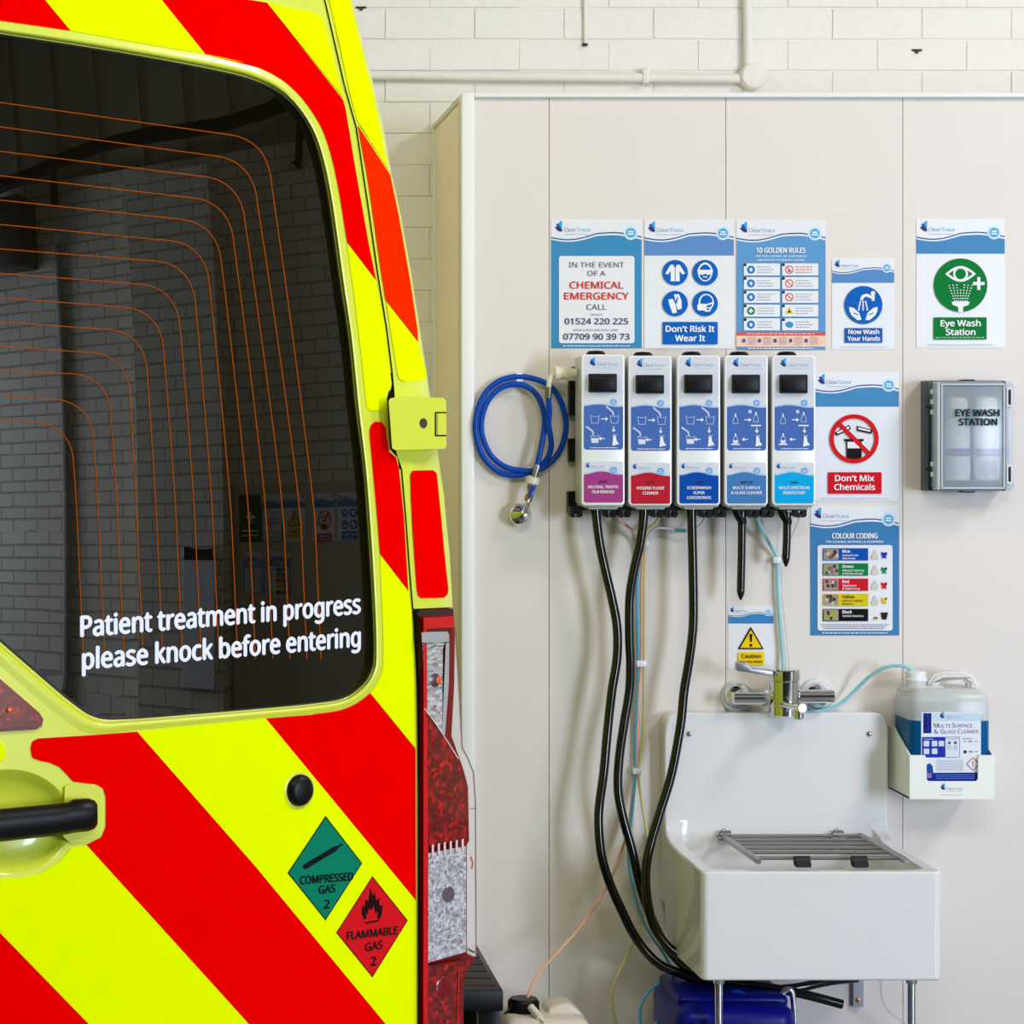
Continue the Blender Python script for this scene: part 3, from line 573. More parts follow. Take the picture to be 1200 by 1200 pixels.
for (x0, y0, cname, cc, code, lines, kindp) in UNITS:
    x1 = x0+50.6; y1 = 592.2
    side = 'leftmost of the five' if cname == 'purple' else 'rightmost of the five' if cname == 'bright cyan' else 'in the wall row'
    t = empty('chemical_dispenser', P((x0+x1)/2, y1, .07), 'white wall dispenser with %s lower label, %s' % (cname, side), 'dispenser', 'row of chemical dispensers')
    bm = bmesh.new(); pbox(bm, x0+1.2, y0+1.5, x1-1.2, 594.5, DF-.008, .028, .006, 3)
    a = P(x0+8, 594, .12); b = P(x1-8, 597, .12); addbox(bm, a.x, b.x, -.12, -.05, b.z, a.z+.004, .002, 1)
    fin(bm, 'housing', GPL, t)
    bm = bmesh.new(); fpts = []
    r = 4
    for cx, cy, a0 in ((x1-r, y0+r, -90), (x1-r, y1-r, 0), (x0+r, y1-r, 90), (x0+r, y0+r, 180)):
        for k in range(5): aa = math.radians(a0+22.5*k); fpts.append((cx+r*math.cos(aa), cy+r*math.sin(aa)))
    pprism(bm, fpts, DF, DF-.014, .0022); fin(bm, 'face_plate', WPL, t)
    bm = bmesh.new(); lathe(bm, P(x0+16.5, y0-.2, .10), (0, 0, 1), [(-.006, .022), (.002, .022), (.0075, .017), (.009, 0)], 20); fin(bm, 'top_cap', BLK, t)
    fn = lambda x, y, h, x0=x0, y0=y0: P(x0+x, y0+y, DF+h)
    a = Art(fn); a.rrect(2.6, 1.6, 48.6, 111.5, 2.5, (216, 220, 230)); 
    top = wave(2.6, 48.6, lambda q: 60-1.5*math.sin(q*6.0-.6)); a.poly(top+[(48.6, 109), (46.5, 111.5), (4.6, 111.5), (2.6, 109)], (72, 108, 182), 1)
    t2 = [(x, y-1.6) for x, y in top]; a.poly(t2+top[::-1], (180, 200, 228), 2)
    logo(a, 9, 13, 34, 2); a.circle(37.3, 56, 4.6, (170, 208, 240), 3); a.circle(37.3, 56, 3.2, (84, 150, 216), 4)
    a.stroke([(36, 55), (38.6, 55)], 1, WHT, 5); a.stroke([(35.6, 57), (39, 57)], 1, WHT, 5)
    if kindp == 'bucket':
        bucket(a, 15.5, 75.5, 5); bucket(a, 38.5, 75.5, 5); bucket(a, 15.5, 98.5, 5, True)
        a.stroke([(29, 61), (36, 67), (37.5, 71)], 1.9, (200, 212, 236), 5); a.stroke([(5.5, 84.5), (13, 90), (13.8, 94)], 1.9, (200, 212, 236), 5)
    else:
        for bx, by, fl in ((12.5, 76, 0), (36.5, 74, 0), (12.5, 99, 1)): bottle(a, bx, by, 4, fl)
        a.rect(30.5, 81.5, 42.5, 83, WHT, 5); a.circle(29.5, 66, 2.2, (200, 212, 236), 5, 10)
    arrow(a, 23, 75.5, 5, 0); arrow(a, 37.5, 84.5, 0, 3.5); arrow(a, 27, 98.5, -4, 0)
    a.poly([(37, 95), (40, 95), (41, 101), (44, 105), (36, 107)], WHT, 5); a.rect(36, 93.5, 42, 94.5, (160, 184, 226), 4)
    a.micro(10, 42, 109.3, .9, WHT, 4); a.build('instruction_label', t)
    a = Art(fn); a.rrect(2.6, 125.5, 48.6, 173.6, 2.2, (216, 220, 230))
    top = wave(2.6, 48.6, lambda q: 139-2.0*math.sin(q*6.2-1.2)); a.poly(top+[(48.6, 171.5), (46.8, 173.6), (4.4, 173.6), (2.6, 171.5)], cc, 1)
    a.poly([(x, y-1.8) for x, y in top]+top[::-1], (188, 204, 226), 2); a.circle(37.5, 135.5, 4.6, (160, 202, 238), 3); a.circle(37.5, 135.5, 3.2, (84, 156, 220), 4); a.stroke([(36, 134.6), (39, 134.6)], .9, WHT, 5); a.stroke([(35.8, 136.6), (39.2, 136.6)], .9, WHT, 5)
    logo(a, 4.5, 132.5, 22, 2)
    a.text(code, 25.5, 150.5, 3.0, (58, 40, 66), 4, bold=1)
    for q, ln in enumerate(lines): a.text(ln, 25.5, 156.8+q*5.8, 3.3, WHT, 4, w={15: 36, 13: 32, 12: 26, 7: 18, 10: 28, 5: 13, 11: 28, 14: 35}.get(len(ln), 34), bold=1)
    a.build('product_label', t)
    bm = bmesh.new(); bx0, by0, bx1, by1 = x0+8.4, y0+22.6, x0+41.5, y0+44.4
    pbox(bm, bx0, by0, bx1, by1, DF+.004, DF-.004, .0015, 1)
    pbox(bm, bx0+1.5, by0+1.2, bx1-.3, by1-1.2, DF+.016, DF, .004, 3); fin(bm, 'push_button', BLK, t)
    a = Art(lambda x, y, h, x0=x0, y0=y0: P(x0+x, y0+y, DF+.0162+h)); a.stroke([(14+q*1.8, 29.8-2.2*math.sin(q/12*math.pi)) for q in range(13)], .5, (52, 50, 44), 0); a.build('embossed_mark', t)
# mounting rail with black hook clips behind and below the dispensers
rail = empty('mounting_rail', P(815, 600, .01), 'black plastic mounting rail with open hooks under the five dispensers', 'rail')
bm = bmesh.new(); pbox(bm, 668, 430, 945, 436, .028, .002, .001, 1); pbox(bm, 672, 588, 945, 598, .05, .002, .001, 1); pbox(bm, 667.5, 446, 677, 487, .03, .002, .001, 1); pbox(bm, 667, 514, 676, 541, .03, .002, .001, 1); pbox(bm, 666, 576, 678, 602, .034, .002, .001, 1)
fin(bm, 'rail_back', BLK, rail)
hooks = [675.5]
for x0 in (681.6, 736.8, 793.6, 849.4): hooks += [x0+33.5, x0+50.5]
hooks += [905.2+33]
def hookshape(cx, y, w=7.2):
    return [(cx-w, y-2), (cx+w, y-2), (cx+w, y+9), (cx+w-2.5, y+11), (cx+1.6, y+11), (cx+1.6, y+6.5), (cx+2.8, y+4.4), (cx+1.8, y+2.4), (cx, y+1.8), (cx-1.8, y+2.4), (cx-2.8, y+4.4), (cx-1.6, y+6.5), (cx-1.6, y+11), (cx-w+2.5, y+11), (cx-w, y+9)]
for hx in hooks:
    bm = bmesh.new(); pprism(bm, hookshape(hx, 595.5), .09, .06); fin(bm, 'hook', BLK, rail, ang=20)
# ================================================================== black hoses
def hose_thing(name, pts, r, m, label, cat='hose', group=None, k=8, n=12, taper=None):
    bm = bmesh.new(); tube(bm, hose(pts, k), r, n, taper=taper); return fin(bm, name, m, None, label=label, cat=cat, group=group)
R1 = .0107
hose_thing('outlet_hose', [(698, 594, .085), (698.8, 606, .085), (702.6, 636, .085), (709, 667, .085), (717, 701, .085), (723, 735, .088), (723, 771, .09), (717, 810, .095), (712, 855, .1), (707.5, 905, .11), (702.5, 942, .115), (701.5, 967, .12), (704.5, 1000, .125), (712.7, 1030, .13), (726.6, 1063, .14), (745, 1099, .15), (768.7, 1127, .17), (795, 1140, .18), (835, 1152, .2), (880, 1160, .22), (930, 1158, .22), (970, 1150, .2), (1004, 1146, .17)], R1, BLKG, 'long black hose from the dispenser with the purple label down behind the sink')
hose_thing('outlet_hose', [(754.3, 594, .085), (754.3, 606, .085), (750.4, 636, .085), (743, 668, .085), (738, 701, .085), (737.6, 745, .085), (738.8, 776, .085), (737.5, 810, .085), (731, 850, .09), (725.5, 890, .095), (724.3, 925, .1), (730, 958, .105), (740, 994, .11), (749.5, 1035, .12), (759, 1065, .13), (773, 1096, .145), (787, 1117, .16), (805, 1134, .18), (830, 1145, .20), (865, 1152, .24), (905, 1158, .26), (945, 1166, .27), (987, 1177, .27)], R1, BLKG, 'long black hose from the dispenser with the red label, open end under the sink')
hose_thing('outlet_hose', [(810.6, 594, .085), (810.6, 606, .085), (812, 667, .087), (812.4, 729, .09), (808, 771, .092), (801.6, 810, .095), (797.5, 850, .1), (786.7, 908, .11), (773, 953, .12), (761.7, 992, .13), (757, 1020, .14), (758, 1050, .15), (765, 1082, .16), (780, 1106, .175), (800, 1122, .19), (830, 1138, .21), (870, 1152, .22), (910, 1160, .20), (940, 1158, .19)], R1, BLKG, 'long black hose from the dark blue labelled dispenser, crossing the edge of the sink')
def nozzle(px, ytop, ytip, label):
    t = empty('outlet_spout', P(px, ytip, .085), label, 'spout')
    bm = bmesh.new(); tube(bm, [P(px+1.5, ytop, .085), P(px+1, (ytop+ytip)/2, .085), P(px, ytip-10, .085)], .0092, 14); fin(bm, 'spout_tube', BLKG, t)
    bm = bmesh.new(); a = P(px, ytip-10, .085); b = P(px, ytip, .085); L = (a-b).length; lathe(bm, a, b-a, [(-.002, .0092), (0, .0092), (L*.5, .0068), (L, .0022), (L+.0001, 0)], 14); fin(bm, 'spout_tip', BLKG, t)
    bm = bmesh.new(); tube(bm, spline([P(px-5, 594, .085), P(px-3, 603, .085), P(px+1.5, 610, .085), P(px+1.5, 614, .085)], 5), .0105, 12); fin(bm, 'spout_elbow', BLK, t)
nozzle(868, 600, 703, 'longer black pointed spout under the mid blue labelled dispenser')
nozzle(921, 600, 664, 'shorter black pointed spout under the bright cyan labelled dispenser')
# ================================================================== thin feed tubes
def feed(label, pts, m, r=.0032): return hose_thing('feed_tube', pts, r, m, label, cat='tube', k=6, n=8)
OR = mat('orange_tube', (232, 172, 140), rough=0.25); YL = mat('yellow_tube', (206, 202, 130), rough=0.25); CY = mat('cyan_tube', (150, 216, 226), rough=0.25); CB = mat('blue_tube', (84, 176, 214), rough=0.25); LI = mat('lilac_tube', (204, 200, 214), rough=0.25); CLR = see_through('clear_tube', (225, 225, 222), .55, rough=0.1)
feed('orange tube running from the purple labelled dispenser down to the white jerrycan', [(720, 596, .06), (727, 610, .05), (744, 624, .04), (752, 640, .03), (752, 680, .018), (752, 740, .014), (751.5, 778, .014), (749, 810, .014), (747, 860, .014), (745.5, 905, .014), (742, 930, .02), (735, 975, .03), (722, 1015, .05), (706, 1048, .08), (681, 1085, .12), (648, 1122, .17), (628, 1145, .2), (618, 1170, .23)], OR)
feed('yellow tube running from the red labelled dispenser down to the floor', [(774, 598, .06), (770, 610, .05), (758, 623, .04), (755.5, 640, .03), (755, 680, .018), (754.5, 778, .016), (753.5, 860, .016), (748, 903, .016), (753, 945, .03), (760, 995, .05), (756, 1060, .06), (748, 1092, .08), (738, 1113, .09), (727, 1135, .1), (719, 1155, .1), (717, 1172, .1), (722, 1198, .1), (740, 1235, .1), (770, 1280, .1)], YL)
feed('pale blue tube running behind the black hoses and looping beside the blue drum', [(757, 626, .022), (750, 650, .018), (746.5, 700, .014), (748.5, 778, .012), (745, 850, .012), (744.5, 905, .014), (741, 950, .03), (736.5, 990, .05), (738, 1020, .06), (750, 1070, .08), (762, 1095, .1), (778, 1118, .12), (788, 1140, .14), (788, 1160, .14), (778, 1185, .14), (766, 1202, .14), (755, 1205, .14), (750, 1195, .14), (752, 1175, .14), (764, 1158, .13), (782, 1148, .12), (805, 1146, .12), (830, 1160, .1)], CB, .0036)
feed('lilac grey tube joined under the dark blue labelled dispenser', [(829, 600, .06), (823, 613, .055), (812, 621, .05), (797, 622, .05), (780, 619, .045), (768, 620, .04), (758, 630, .03), (756.5, 645, .022)], LI)
bm = bmesh.new(); tube(bm, [P(791, 621.5, .0505), P(803, 622, .0505)], .0045, 10); fin(bm, 'tube_joiner', mat('turquoise_plastic', (70, 190, 210), rough=0.3), None, label='short turquoise joiner on the lilac grey tube', cat='joiner')
feed('pale cyan tube running from the mid blue labelled dispenser behind the tap', [(886, 598, .06), (890, 614, .05), (899, 632, .035), (908, 648, .02), (910.5, 658, .012), (911.5, 690, .012), (914, 730, .012), (917, 765, .012), (919, 790, .02), (925, 812, .02), (940, 832, .02), (962, 833, .02), (985, 824, .025), (1005, 806, .04), (1020, 792, .06), (1038, 782, .08), (1055, 780, .09), (1066, 784, .095), (1071, 790, .095)], CY, .0042)
feed('fine clear tube beside the pale cyan tube', [(938, 603, .06), (928, 628, .04), (918, 646, .02), (916, 658, .01), (917, 700, .01), (921, 740, .01), (926, 790, .01)], CLR, .0016)
feed('fine clear tube curling down below the right of the sink', [(1032, 1148, .1), (1034, 1170, .1), (1043, 1186, .1), (1058, 1197, .1), (1075, 1215, .1)], CLR, .003)
for i, (px, py, wpx, lb) in enumerate(((757, 637, 6, 'topmost white cable clip, half behind the black hose'), (752, 778, 11, 'white cable clip on the bundle of thin tubes, above the sink top'), (747, 904, 10, 'lowest white cable clip on the bundle of thin tubes'), (911, 656.5, 9, 'white cable clip on the pale cyan tube above the tap'))):
    bm = bmesh.new(); pbox(bm, px-wpx/2, py-3.6, px+wpx/2, py+3.6, .022, .0005, .0015, 2)
    p = P(px, py, .022); lathe(bm, p, (0, -1, 0), [(0, .0018), (.0012, .0018), (.0014, 0)], 8); fin(bm, 'cable_clip', WPL, None, label=lb, cat='clip', group='white cable clips')
# ================================================================== blue coiled hose
t = empty('wash_down_hose', P(612, 618, .03), 'coiled blue hose with chrome shower head left of the dispensers', 'hose')
pts = [(642.6, 463, .075), (643.6, 483, .065), (642.8, 498, .055), (646, 520, .045), (642, 536, .036), (632, 547, .03), (616, 555, .024), (600, 557, .020), (582, 551.5, .02), (565.5, 534, .018), (557.5, 507, .018), (559.3, 483, .018), (569, 460, .018), (586, 446, .018), (608, 441.2, .018), (628, 444.5, .02), (644, 452, .02), (656.5, 469, .02), (663, 492, .02), (662.5, 508, .02), (656.5, 527, .02), (645, 542, .022), (630, 551, .026), (612, 551.5, .028), (592, 547, .026), (575, 533, .022), (565.5, 512, .02), (564.5, 492, .02), (571, 471, .02), (584, 456.5, .022), (600.5, 450.5, .024), (617, 453, .028), (629, 463, .032), (636.5, 480, .036), (638, 500, .04), (633.5, 527, .044), (629.5, 546, .046)]
bm = bmesh.new(); tube(bm, hose(pts, 6), .0067, 14); fin(bm, 'hose_coil', BLUEH, t)
bm = bmesh.new()
for hh in (0, .004, .008): pass
lathe(bm, P(642.6, 466, .073), P(643, 453, .077)-P(642.6, 466, .073), [(0, .0078), (.012, .0082), (.02, .0078), (.026, .0078)], 16); fin(bm, 'upper_ferrule', STEEL, t)
bm = bmesh.new(); tube(bm, spline([P(643, 455, .077), P(643.5, 448, .08), P(646, 441, .08), P(651, 437.5, .08)], 5), .0062, 12); fin(bm, 'elbow', IVORY, t)
bm = bmesh.new(); lathe(bm, P(649, 437.5, .08), (1, 0, 0.02), [(0, .013), (.003, .0165), (.014, .0165), (.016, .0145), (.026, .0145), (.028, .0165), (.034, .0165), (.044, .011), (.052, .011)], 20); fin(bm, 'wall_coupling', mat('aged_ivory_plastic', (228, 224, 204), rough=0.35), t)
bm = bmesh.new(); lathe(bm, P(630, 545, .046), P(626, 559, .046)-P(630, 545, .046), [(0, .008), (.003, .0085), (.022, .0078), (.030, .0078)], 16); fin(bm, 'lower_ferrule', STEEL, t)
bm = bmesh.new(); ax = P(623, 570, .046)-P(625, 560, .046); lathe(bm, P(625.2, 558.5, .046), ax, [(0, .013), (.002, .0165), (.016, .0165), (.018, .014)], 18)
fin(bm, 'hose_nut', mat('aged_ivory_plastic', (228, 224, 204)), t)
bm = bmesh.new(); lathe(bm, P(623.5, 568, .046), P(618, 589, .046)-P(623.5, 568, .046), [(0, .010), (.012, .010), (.014, .006), (.024, .006), (.025, .009), (.038, .009), (.040, .006)], 16); fin(bm, 'brass_valve', mat('brass', (0, 0, 0)), t)
bm = bmesh.new(); tube(bm, [P(624, 570, .060), P(621, 583, .062)], .0048, 10); lathe(bm, P(623.6, 571.5, .056), (0, -1, 0), [(0, .006), (.012, .006), (.013, 0)], 12); fin(bm, 'blue_lever', BLUEH, t)
bm = bmesh.new(); tube(bm, spline([P(620, 585, .05), P(617.5, 593, .055), P(614.5, 602, .062)], 4), .0055, 12, taper=lambda q: 1-.2*q); fin(bm, 'shower_neck', CHROME, t)
bm = bmesh.new(); lathe(bm, P(609.5, 603.5, .022), Vector((.25, -1, .2)), [(0, .0265), (.004, .0275), (.009, .0268), (.020, .017), (.026, .010), (.034, .0075), (.036, 0)], 32); fin(bm, 'shower_head', CHROME, t)
for (q, w_) in ((.0, 1),):
    bm = bmesh.new(); tube(bm, [P(608.5, 436, .018), P(608.5, 446, .018)], .001, 6)
    pbox(bm, 605.5, 437.0, 612, 438.8, .026, .010, .0005, 1); pbox(bm, 605.5, 444.6, 613, 446.8, .027, .010, .0005, 1); fin(bm, 'cable_tie', WPL, t)
# ================================================================== eye wash cabinet
t = empty('eye_wash_cabinet', P(1140, 575, .04), 'dark green wall cabinet with frosted cover reading EYE WASH STATION', 'cabinet')
TEAL = mat('dark_teal_plastic', (14, 42, 52), rough=0.3)
bm = bmesh.new()
a = P(1086.5, 446, .055); b = P(1181, 575.5, .055)
addbox(bm, a.x, b.x, -.012, -.001, b.z, a.z, .005, 2)
addbox(bm, a.x, a.x+.014, -.060, -.002, b.z, a.z, .006, 2); addbox(bm, a.x, b.x, -.040, -.002, a.z-.006, a.z, .002, 1); addbox(bm, a.x, b.x, -.040, -.002, b.z, b.z+.006, .002, 1); addbox(bm, b.x-.006, b.x, -.040, -.002, b.z, a.z, .002, 1)
fin(bm, 'back_tray', TEAL, t)
for py in (459, 471, 483, 544, 556):
    bm = bmesh.new(); pbox(bm, 1092, py-2.8, 1100, py+2.8, .072, .056, .001, 1); fin(bm, 'hinge_tab', WPL, t)
for py in (477, 550):
    bm = bmesh.new(); pbox(bm, 1084.5, py-1.3, 1093, py+1.3, .062, .05, .001, 1); fin(bm, 'hinge_pin', TEAL, t)
FROST = see_through('frosted_cover', (190, 202, 214), .50, rough=0.2)
bm = bmesh.new()
t2 = bmesh.new(); a = P(1097.5, 446.5, .1); b = P(1179, 575, .1)
addbox(t2, a.x, b.x, -.098, -.030, b.z, a.z, .009, 3)
bmesh.ops.recalc_face_normals(t2, faces=t2.faces)
bmesh.ops.delete(t2, geom=[f for f in t2.faces if f.normal.y > .9], context='FACES'); merge(bm, t2)
fin(bm, 'cover', FROST, t, recalc=False)
FR2 = see_through('frosted_rim', (214, 220, 228), .25, rough=0.25)
def framebox(bm, px0, py0, px1, py1, wd, df, db):
    for q in ((px0, py0, px1, py0+wd), (px0, py1-wd, px1, py1), (px0, py0+wd, px0+wd, py1-wd), (px1-wd, py0+wd, px1, py1-wd)): pbox(bm, q[0], q[1], q[2], q[3], df, db, .0008, 1)
bm = bmesh.new(); framebox(bm, 1103, 449.5, 1178, 573, 2.0, .102, .098); fin(bm, 'cover_rib', FR2, t)
bm = bmesh.new(); pbox(bm, 1098.3, 447.5, 1102, 574.3, .1005, .07, .002, 1); fin(bm, 'cover_edge', FR2, t)
bm = bmesh.new()
pprism(bm, [(1179, 447), (1184, 447), (1188.3, 450), (1188.3, 453), (1187, 476), (1187, 547), (1188.3, 570), (1184, 575), (1179, 575)], .066, .05, .001)
fin(bm, 'latch_flange', see_through('latch_plastic', (206, 212, 220), .3, rough=0.3), t)
for py in (465.5, 556):
    bm = bmesh.new(); framebox(bm, 1180, py-11, 1186.5, py+11, 1.6, .070, .066); fin(bm, 'latch_frame', WPL, t)
    bm = bmesh.new(); pbox(bm, 1182, py-8.2, 1184.6, py+8.2, .069, .066, .0005, 1); fin(bm, 'latch_clip', BLK, t)
bm = bmesh.new(); pbox(bm, 1127, 574, 1143, 577.5, .06, .03, .002, 1); pbox(bm, 1127, 444.6, 1143, 447, .06, .03, .002, 1); fin(bm, 'centre_catch', TEAL, t)
a = Art(lambda x, y, h: P(x, y, .1024+h)); G2 = mat('dark_green_lettering', (0, 56, 60), rough=.6, spec=.1)
a.text('EYE WASH', 1145.5, 487.5, 7.6, G2, 0, w=51, bold=3); a.text('STATION', 1146, 498.3, 7.6, G2, 0, w=44.5, bold=3); a.build('lettering', t)
for (cx, lb) in ((1121.5, 'left of two white eye wash bottles inside the frosted cabinet'), (1156, 'right of two white eye wash bottles inside the frosted cabinet')):
    bt = empty('eye_wash_bottle', P(cx, 566, .052), lb, 'bottle', 'eye wash bottles in the cabinet')
    o_ = P(cx, 563, .052)
    bm = bmesh.new(); prof = [(0, .026), (.004, .029), (.125, .029), (.140, .026), (.150, .014), (.155, .014)]
    lathe(bm, o_, (0, 0, 1), prof, 28); fin(bm, 'bottle_body', WPL, bt)
    bm = bmesh.new(); lathe(bm, o_+Vector((0, 0, .150)), (0, 0, 1), [(0, .022), (.008, .024), (.035, .024), (.042, .020), (.046, 0)], 24); fin(bm, 'eye_cup', IVORY, bt)
    def cylfn(x, y, h, o_=o_): ang = x; return o_+Vector(((.0293+h)*math.sin(ang), -(.0293+h)*math.cos(ang), y))
    a = Art(cylfn, .0002, .0002, up=True)
    def band(z0_, z1_, c, L, a=a):
        for k in range(14): u0 = -1.3+k*2.6/14; a.poly([(u0, z0_), (u0+2.6/14, z0_), (u0+2.6/14, z1_), (u0, z1_)], c, L)
    band(.012, .058, (236, 238, 246), 0); band(.058, .074, (58, 84, 190), 0); band(.0565, .058, (226, 90, 120), 1)
    for q in range(7): a.micro(-.8, .6, .05-q*.005, .0012*18, (180, 186, 214), 1) if False else None
    for q in range(7):
        for k in range(5): a.rect(-.8+k*.28, .049-q*.005, -.62+k*.28, .0502-q*.005, (186, 192, 218), 1)
    a.text('STERILE EYE WASH', 0.0, .062, .006, WHT, 2, w=1.3, bold=1); a.build('bottle_label', bt)
# ================================================================== sink
t = empty('cleaner_sink', (1.41, -.25, .0), 'white fireclay bucket sink with tall splashback and hinged steel grating', 'sink')
XA, XB = 1.148, 1.668
ZR = .650; ZB_ = .415
bm = bmesh.new()
side = [(0, .945), (.048, .945), (.048, .700), (.054, .678), (.068, .664), (.10, .654), (.20, .650), (.466, .651), (.466, .415), (.13, .405), (.09, .41), (.06, .44), (.05, .50), (0, .50)]
tb = bmesh.new(); a = [tb.verts.new((XA, -d, z)) for d, z in side]; b = [tb.verts.new((XB, -d, z)) for d, z in side]
tb.faces.new(a); tb.faces.new(b[::-1]); n = len(a); strip = []
for i in range(n): tb.faces.new((a[i], b[i], b[(i+1) % n], a[(i+1) % n]))
bmesh.ops.recalc_face_normals(tb, faces=tb.faces)
es = [e for e in tb.edges if abs(e.verts[0].co.x-e.verts[1].co.x) < 1e-6 and min(v.co.z for v in e.verts) > .944]
bmesh.ops.bevel(tb, geom=es, offset=.030, segments=6, affect='EDGES', profile=.5)
es = [e for e in tb.edges if max(v.co.y for v in e.verts) < -.465 and abs(e.verts[0].co.x-e.verts[1].co.x) < 1e-6]
bmesh.ops.bevel(tb, geom=es, offset=.016, segments=4, affect='EDGES', profile=.5)
# round the long outline on both cheeks
es = [e for e in tb.edges if e.calc_face_angle(0) > .7]
bmesh.ops.bevel(tb, geom=es, offset=.006, segments=4, affect='EDGES', profile=.5, clamp_overlap=True)
me = bpy.data.meshes.new('b'); tb.to_mesh(me); tb.free(); so = bpy.data.objects.new('b', me); col.objects.link(so)
cb = bmesh.new(); addbox(cb, XA+.028, XB-.028, -.440, -.0485, .455, .9, .03, 5)
mc = bpy.data.meshes.new('c'); cb.to_mesh(mc); cb.free(); co = bpy.data.objects.new('c', mc); col.objects.link(co)
md = so.modifiers.new('b', 'BOOLEAN'); md.operation = 'DIFFERENCE'; md.object = co; md.solver = 'EXACT'
md2 = so.modifiers.new('v', 'BEVEL'); md2.width = .006; md2.segments = 3; md2.limit_method = 'ANGLE'; md2.angle_limit = math.radians(50)
dg = bpy.context.evaluated_depsgraph_get(); mm = bpy.data.meshes.new_from_object(so.evaluated_get(dg))
tb = bmesh.new(); tb.from_mesh(mm); bpy.data.objects.remove(so); bpy.data.objects.remove(co)
ob = fin(tb, 'basin', CERAM, t, ang=60); wn = ob.modifiers.new('w', 'WEIGHTED_NORMAL'); wn.keep_sharp = True; wn.weight = 100
for px in (807.5, 1018.5):
    bm = bmesh.new(); lathe(bm, P(px, 860, .048), (0, -1, 0), [(0, .006), (.002, .006), (.005, .004), (.006, 0)], 16); fin(bm, 'fixing_screw', STEEL, t)
for px in (842.3, 1068.3):
    bm = bmesh.new(); p = P(px, 1150, .42); lathe(bm, (p.x, -.42, 0), (0, 0, 1), [(0, .018), (.008, .018), (.012, .0088), (.418, .0088)], 20); lathe(bm, (p.x, -.42, .400), (0, 0, 1), [(0, .012), (.014, .014)], 20); fin(bm, 'leg', CHROME, t)
bm = bmesh.new(); a = P(999.5, 1120, .012); b = P(1012, 1180, .012); addbox(bm, a.x, b.x, -.012, -.002, b.z, .50, .001, 1); addbox(bm, a.x, b.x, -.12, -.002, .392, .402, .001, 1); br_ = fin(bm, 'support_bracket', mat('galvanised_steel', (150, 152, 158), rough=.45, metal=.6), t)
bm = bmesh.new(); lathe(bm, P(1005.5, 1172, .012), (0, -1, 0), [(0, .0055), (.002, .005), (.003, 0)], 14); fin(bm, 'bracket_screw', BRASS, t)
gx0, gx1, gz = 1.281, 1.604, .664
for x in (gx0, gx1):
    g0 = bmesh.new(); lathe(g0, (x, -.045, gz-.004), (0, -.40, .006), [(0, .0062), (.006, .0072), (.37, .0072), (.378, .0062)], 12)
    fin(g0, 'grating_side', STEEL, t)
for k in range(6):
    yy = -.06-.058*k-(.02 if k == 5 else 0); g1 = bmesh.new(); tube(g1, [(gx0, yy, gz-.004-yy*.01), (gx1, yy, gz-.004-yy*.01)], .0042, 10); fin(g1, 'grating_bar', STEEL, t)
for px in (941, 1008):
    bm = bmesh.new(); p = P(px, 1016, .405); lathe(bm, (p.x-.018, -.400, gz-.0005), (1, 0, 0), [(0, .0095), (.001, .0105), (.033, .0105), (.034, .0095)], 16); addbox(bm, p.x-.017, p.x+.017, -.412, -.392, .650, gz-.002, .002, 1); fin(bm, 'rubber_buffer', RUB, t)
for x in (P(850, 0, .05).x, P(982, 0, .05).x):
    bm = bmesh.new(); addbox(bm, x-.02, x+.012, -.075, -.047, gz-.012, gz-.004, .003, 2); lathe(bm, (x-.016, -.06, gz), (1, 0, 0), [(0, .009), (.026, .009)], 14); lathe(bm, (x, -.047, gz+.002), (0, -1, 0), [(0, .011), (.005, .011), (.007, .008)], 14); fin(bm, 'grating_hinge', STEEL, t)
# ================================================================== tap
t = empty('mixer_tap', P(921, 838, .1), 'chrome wall mixer tap with long grey lever above the sink', 'tap')
bm = bmesh.new(); lathe(bm, P(864, 816, 0), (0, -1, 0), [(0, .0385), (.006, .0385), (.010, .036), (.010, .030)], 36); lathe(bm, P(956, 814, 0), (0, -1, 0), [(0, .0385), (.006, .0385), (.010, .036), (.010, .030)], 36); fin(bm, 'wall_flange', mat('white_silicone', (222, 226, 230), rough=.25), t)
for px in (864, 956):
    bm = bmesh.new(); lathe(bm, P(px, 815, .010), (0, -1, 0), [(0, .031), (.004, .0315), (.014, .027), (.022, .018), (.026, .015), (.060, .015)], 36); fin(bm, 'escutcheon', CHROME, t)
bm = bmesh.new(); c = P(865, 819, .085); lathe(bm, (c.x-.012, -.075, c.z), (1, 0, 0), [(0, .010), (.003, .0145), (.068, .0145), (.069, .0135), (.076, .0135)], 28); c2 = P(908, 819, .09)
lathe(bm, (c2.x-.022, -.075, c.z), (1, 0, 0), [(0, .0145), (.001, .019), (.012, .019), (.014, .015), (.030, .015)], 8); fin(bm, 'left_inlet', CHROME, t)
bm = bmesh.new(); c = P(979, 817, .09); lathe(bm, (c.x, -.075, c.z), (-1, 0, 0), [(0, .013), (.001, .0155), (.075, .0155), (.09, .014)], 28); fin(bm, 'right_inlet', CHROME, t)
cb_ = P(921, 839.5, .1); R_ = .0365
bm = bmesh.new(); lathe(bm, (cb_.x, -.085, cb_.z), (0, 0, 1), [(0, .030), (.002, .0345), (.080, .0345), (.081, .0335), (.083, .0335), (.084, R_), (.105, R_), (.1075, .034), (.108, 0)], 40); fin(bm, 'tap_body', CHROME, t)
bm = bmesh.new(); pprism(bm, [(864.3, 777), (875, 776.3), (881, 783.5), (906, 786.5), (906, 793), (879, 788.5), (864.3, 786.3)], .125, .098, .0015); o = fin(bm, 'lever', mat('satin_grey_metal', (150, 150, 152), rough=.35, metal=.7), t)
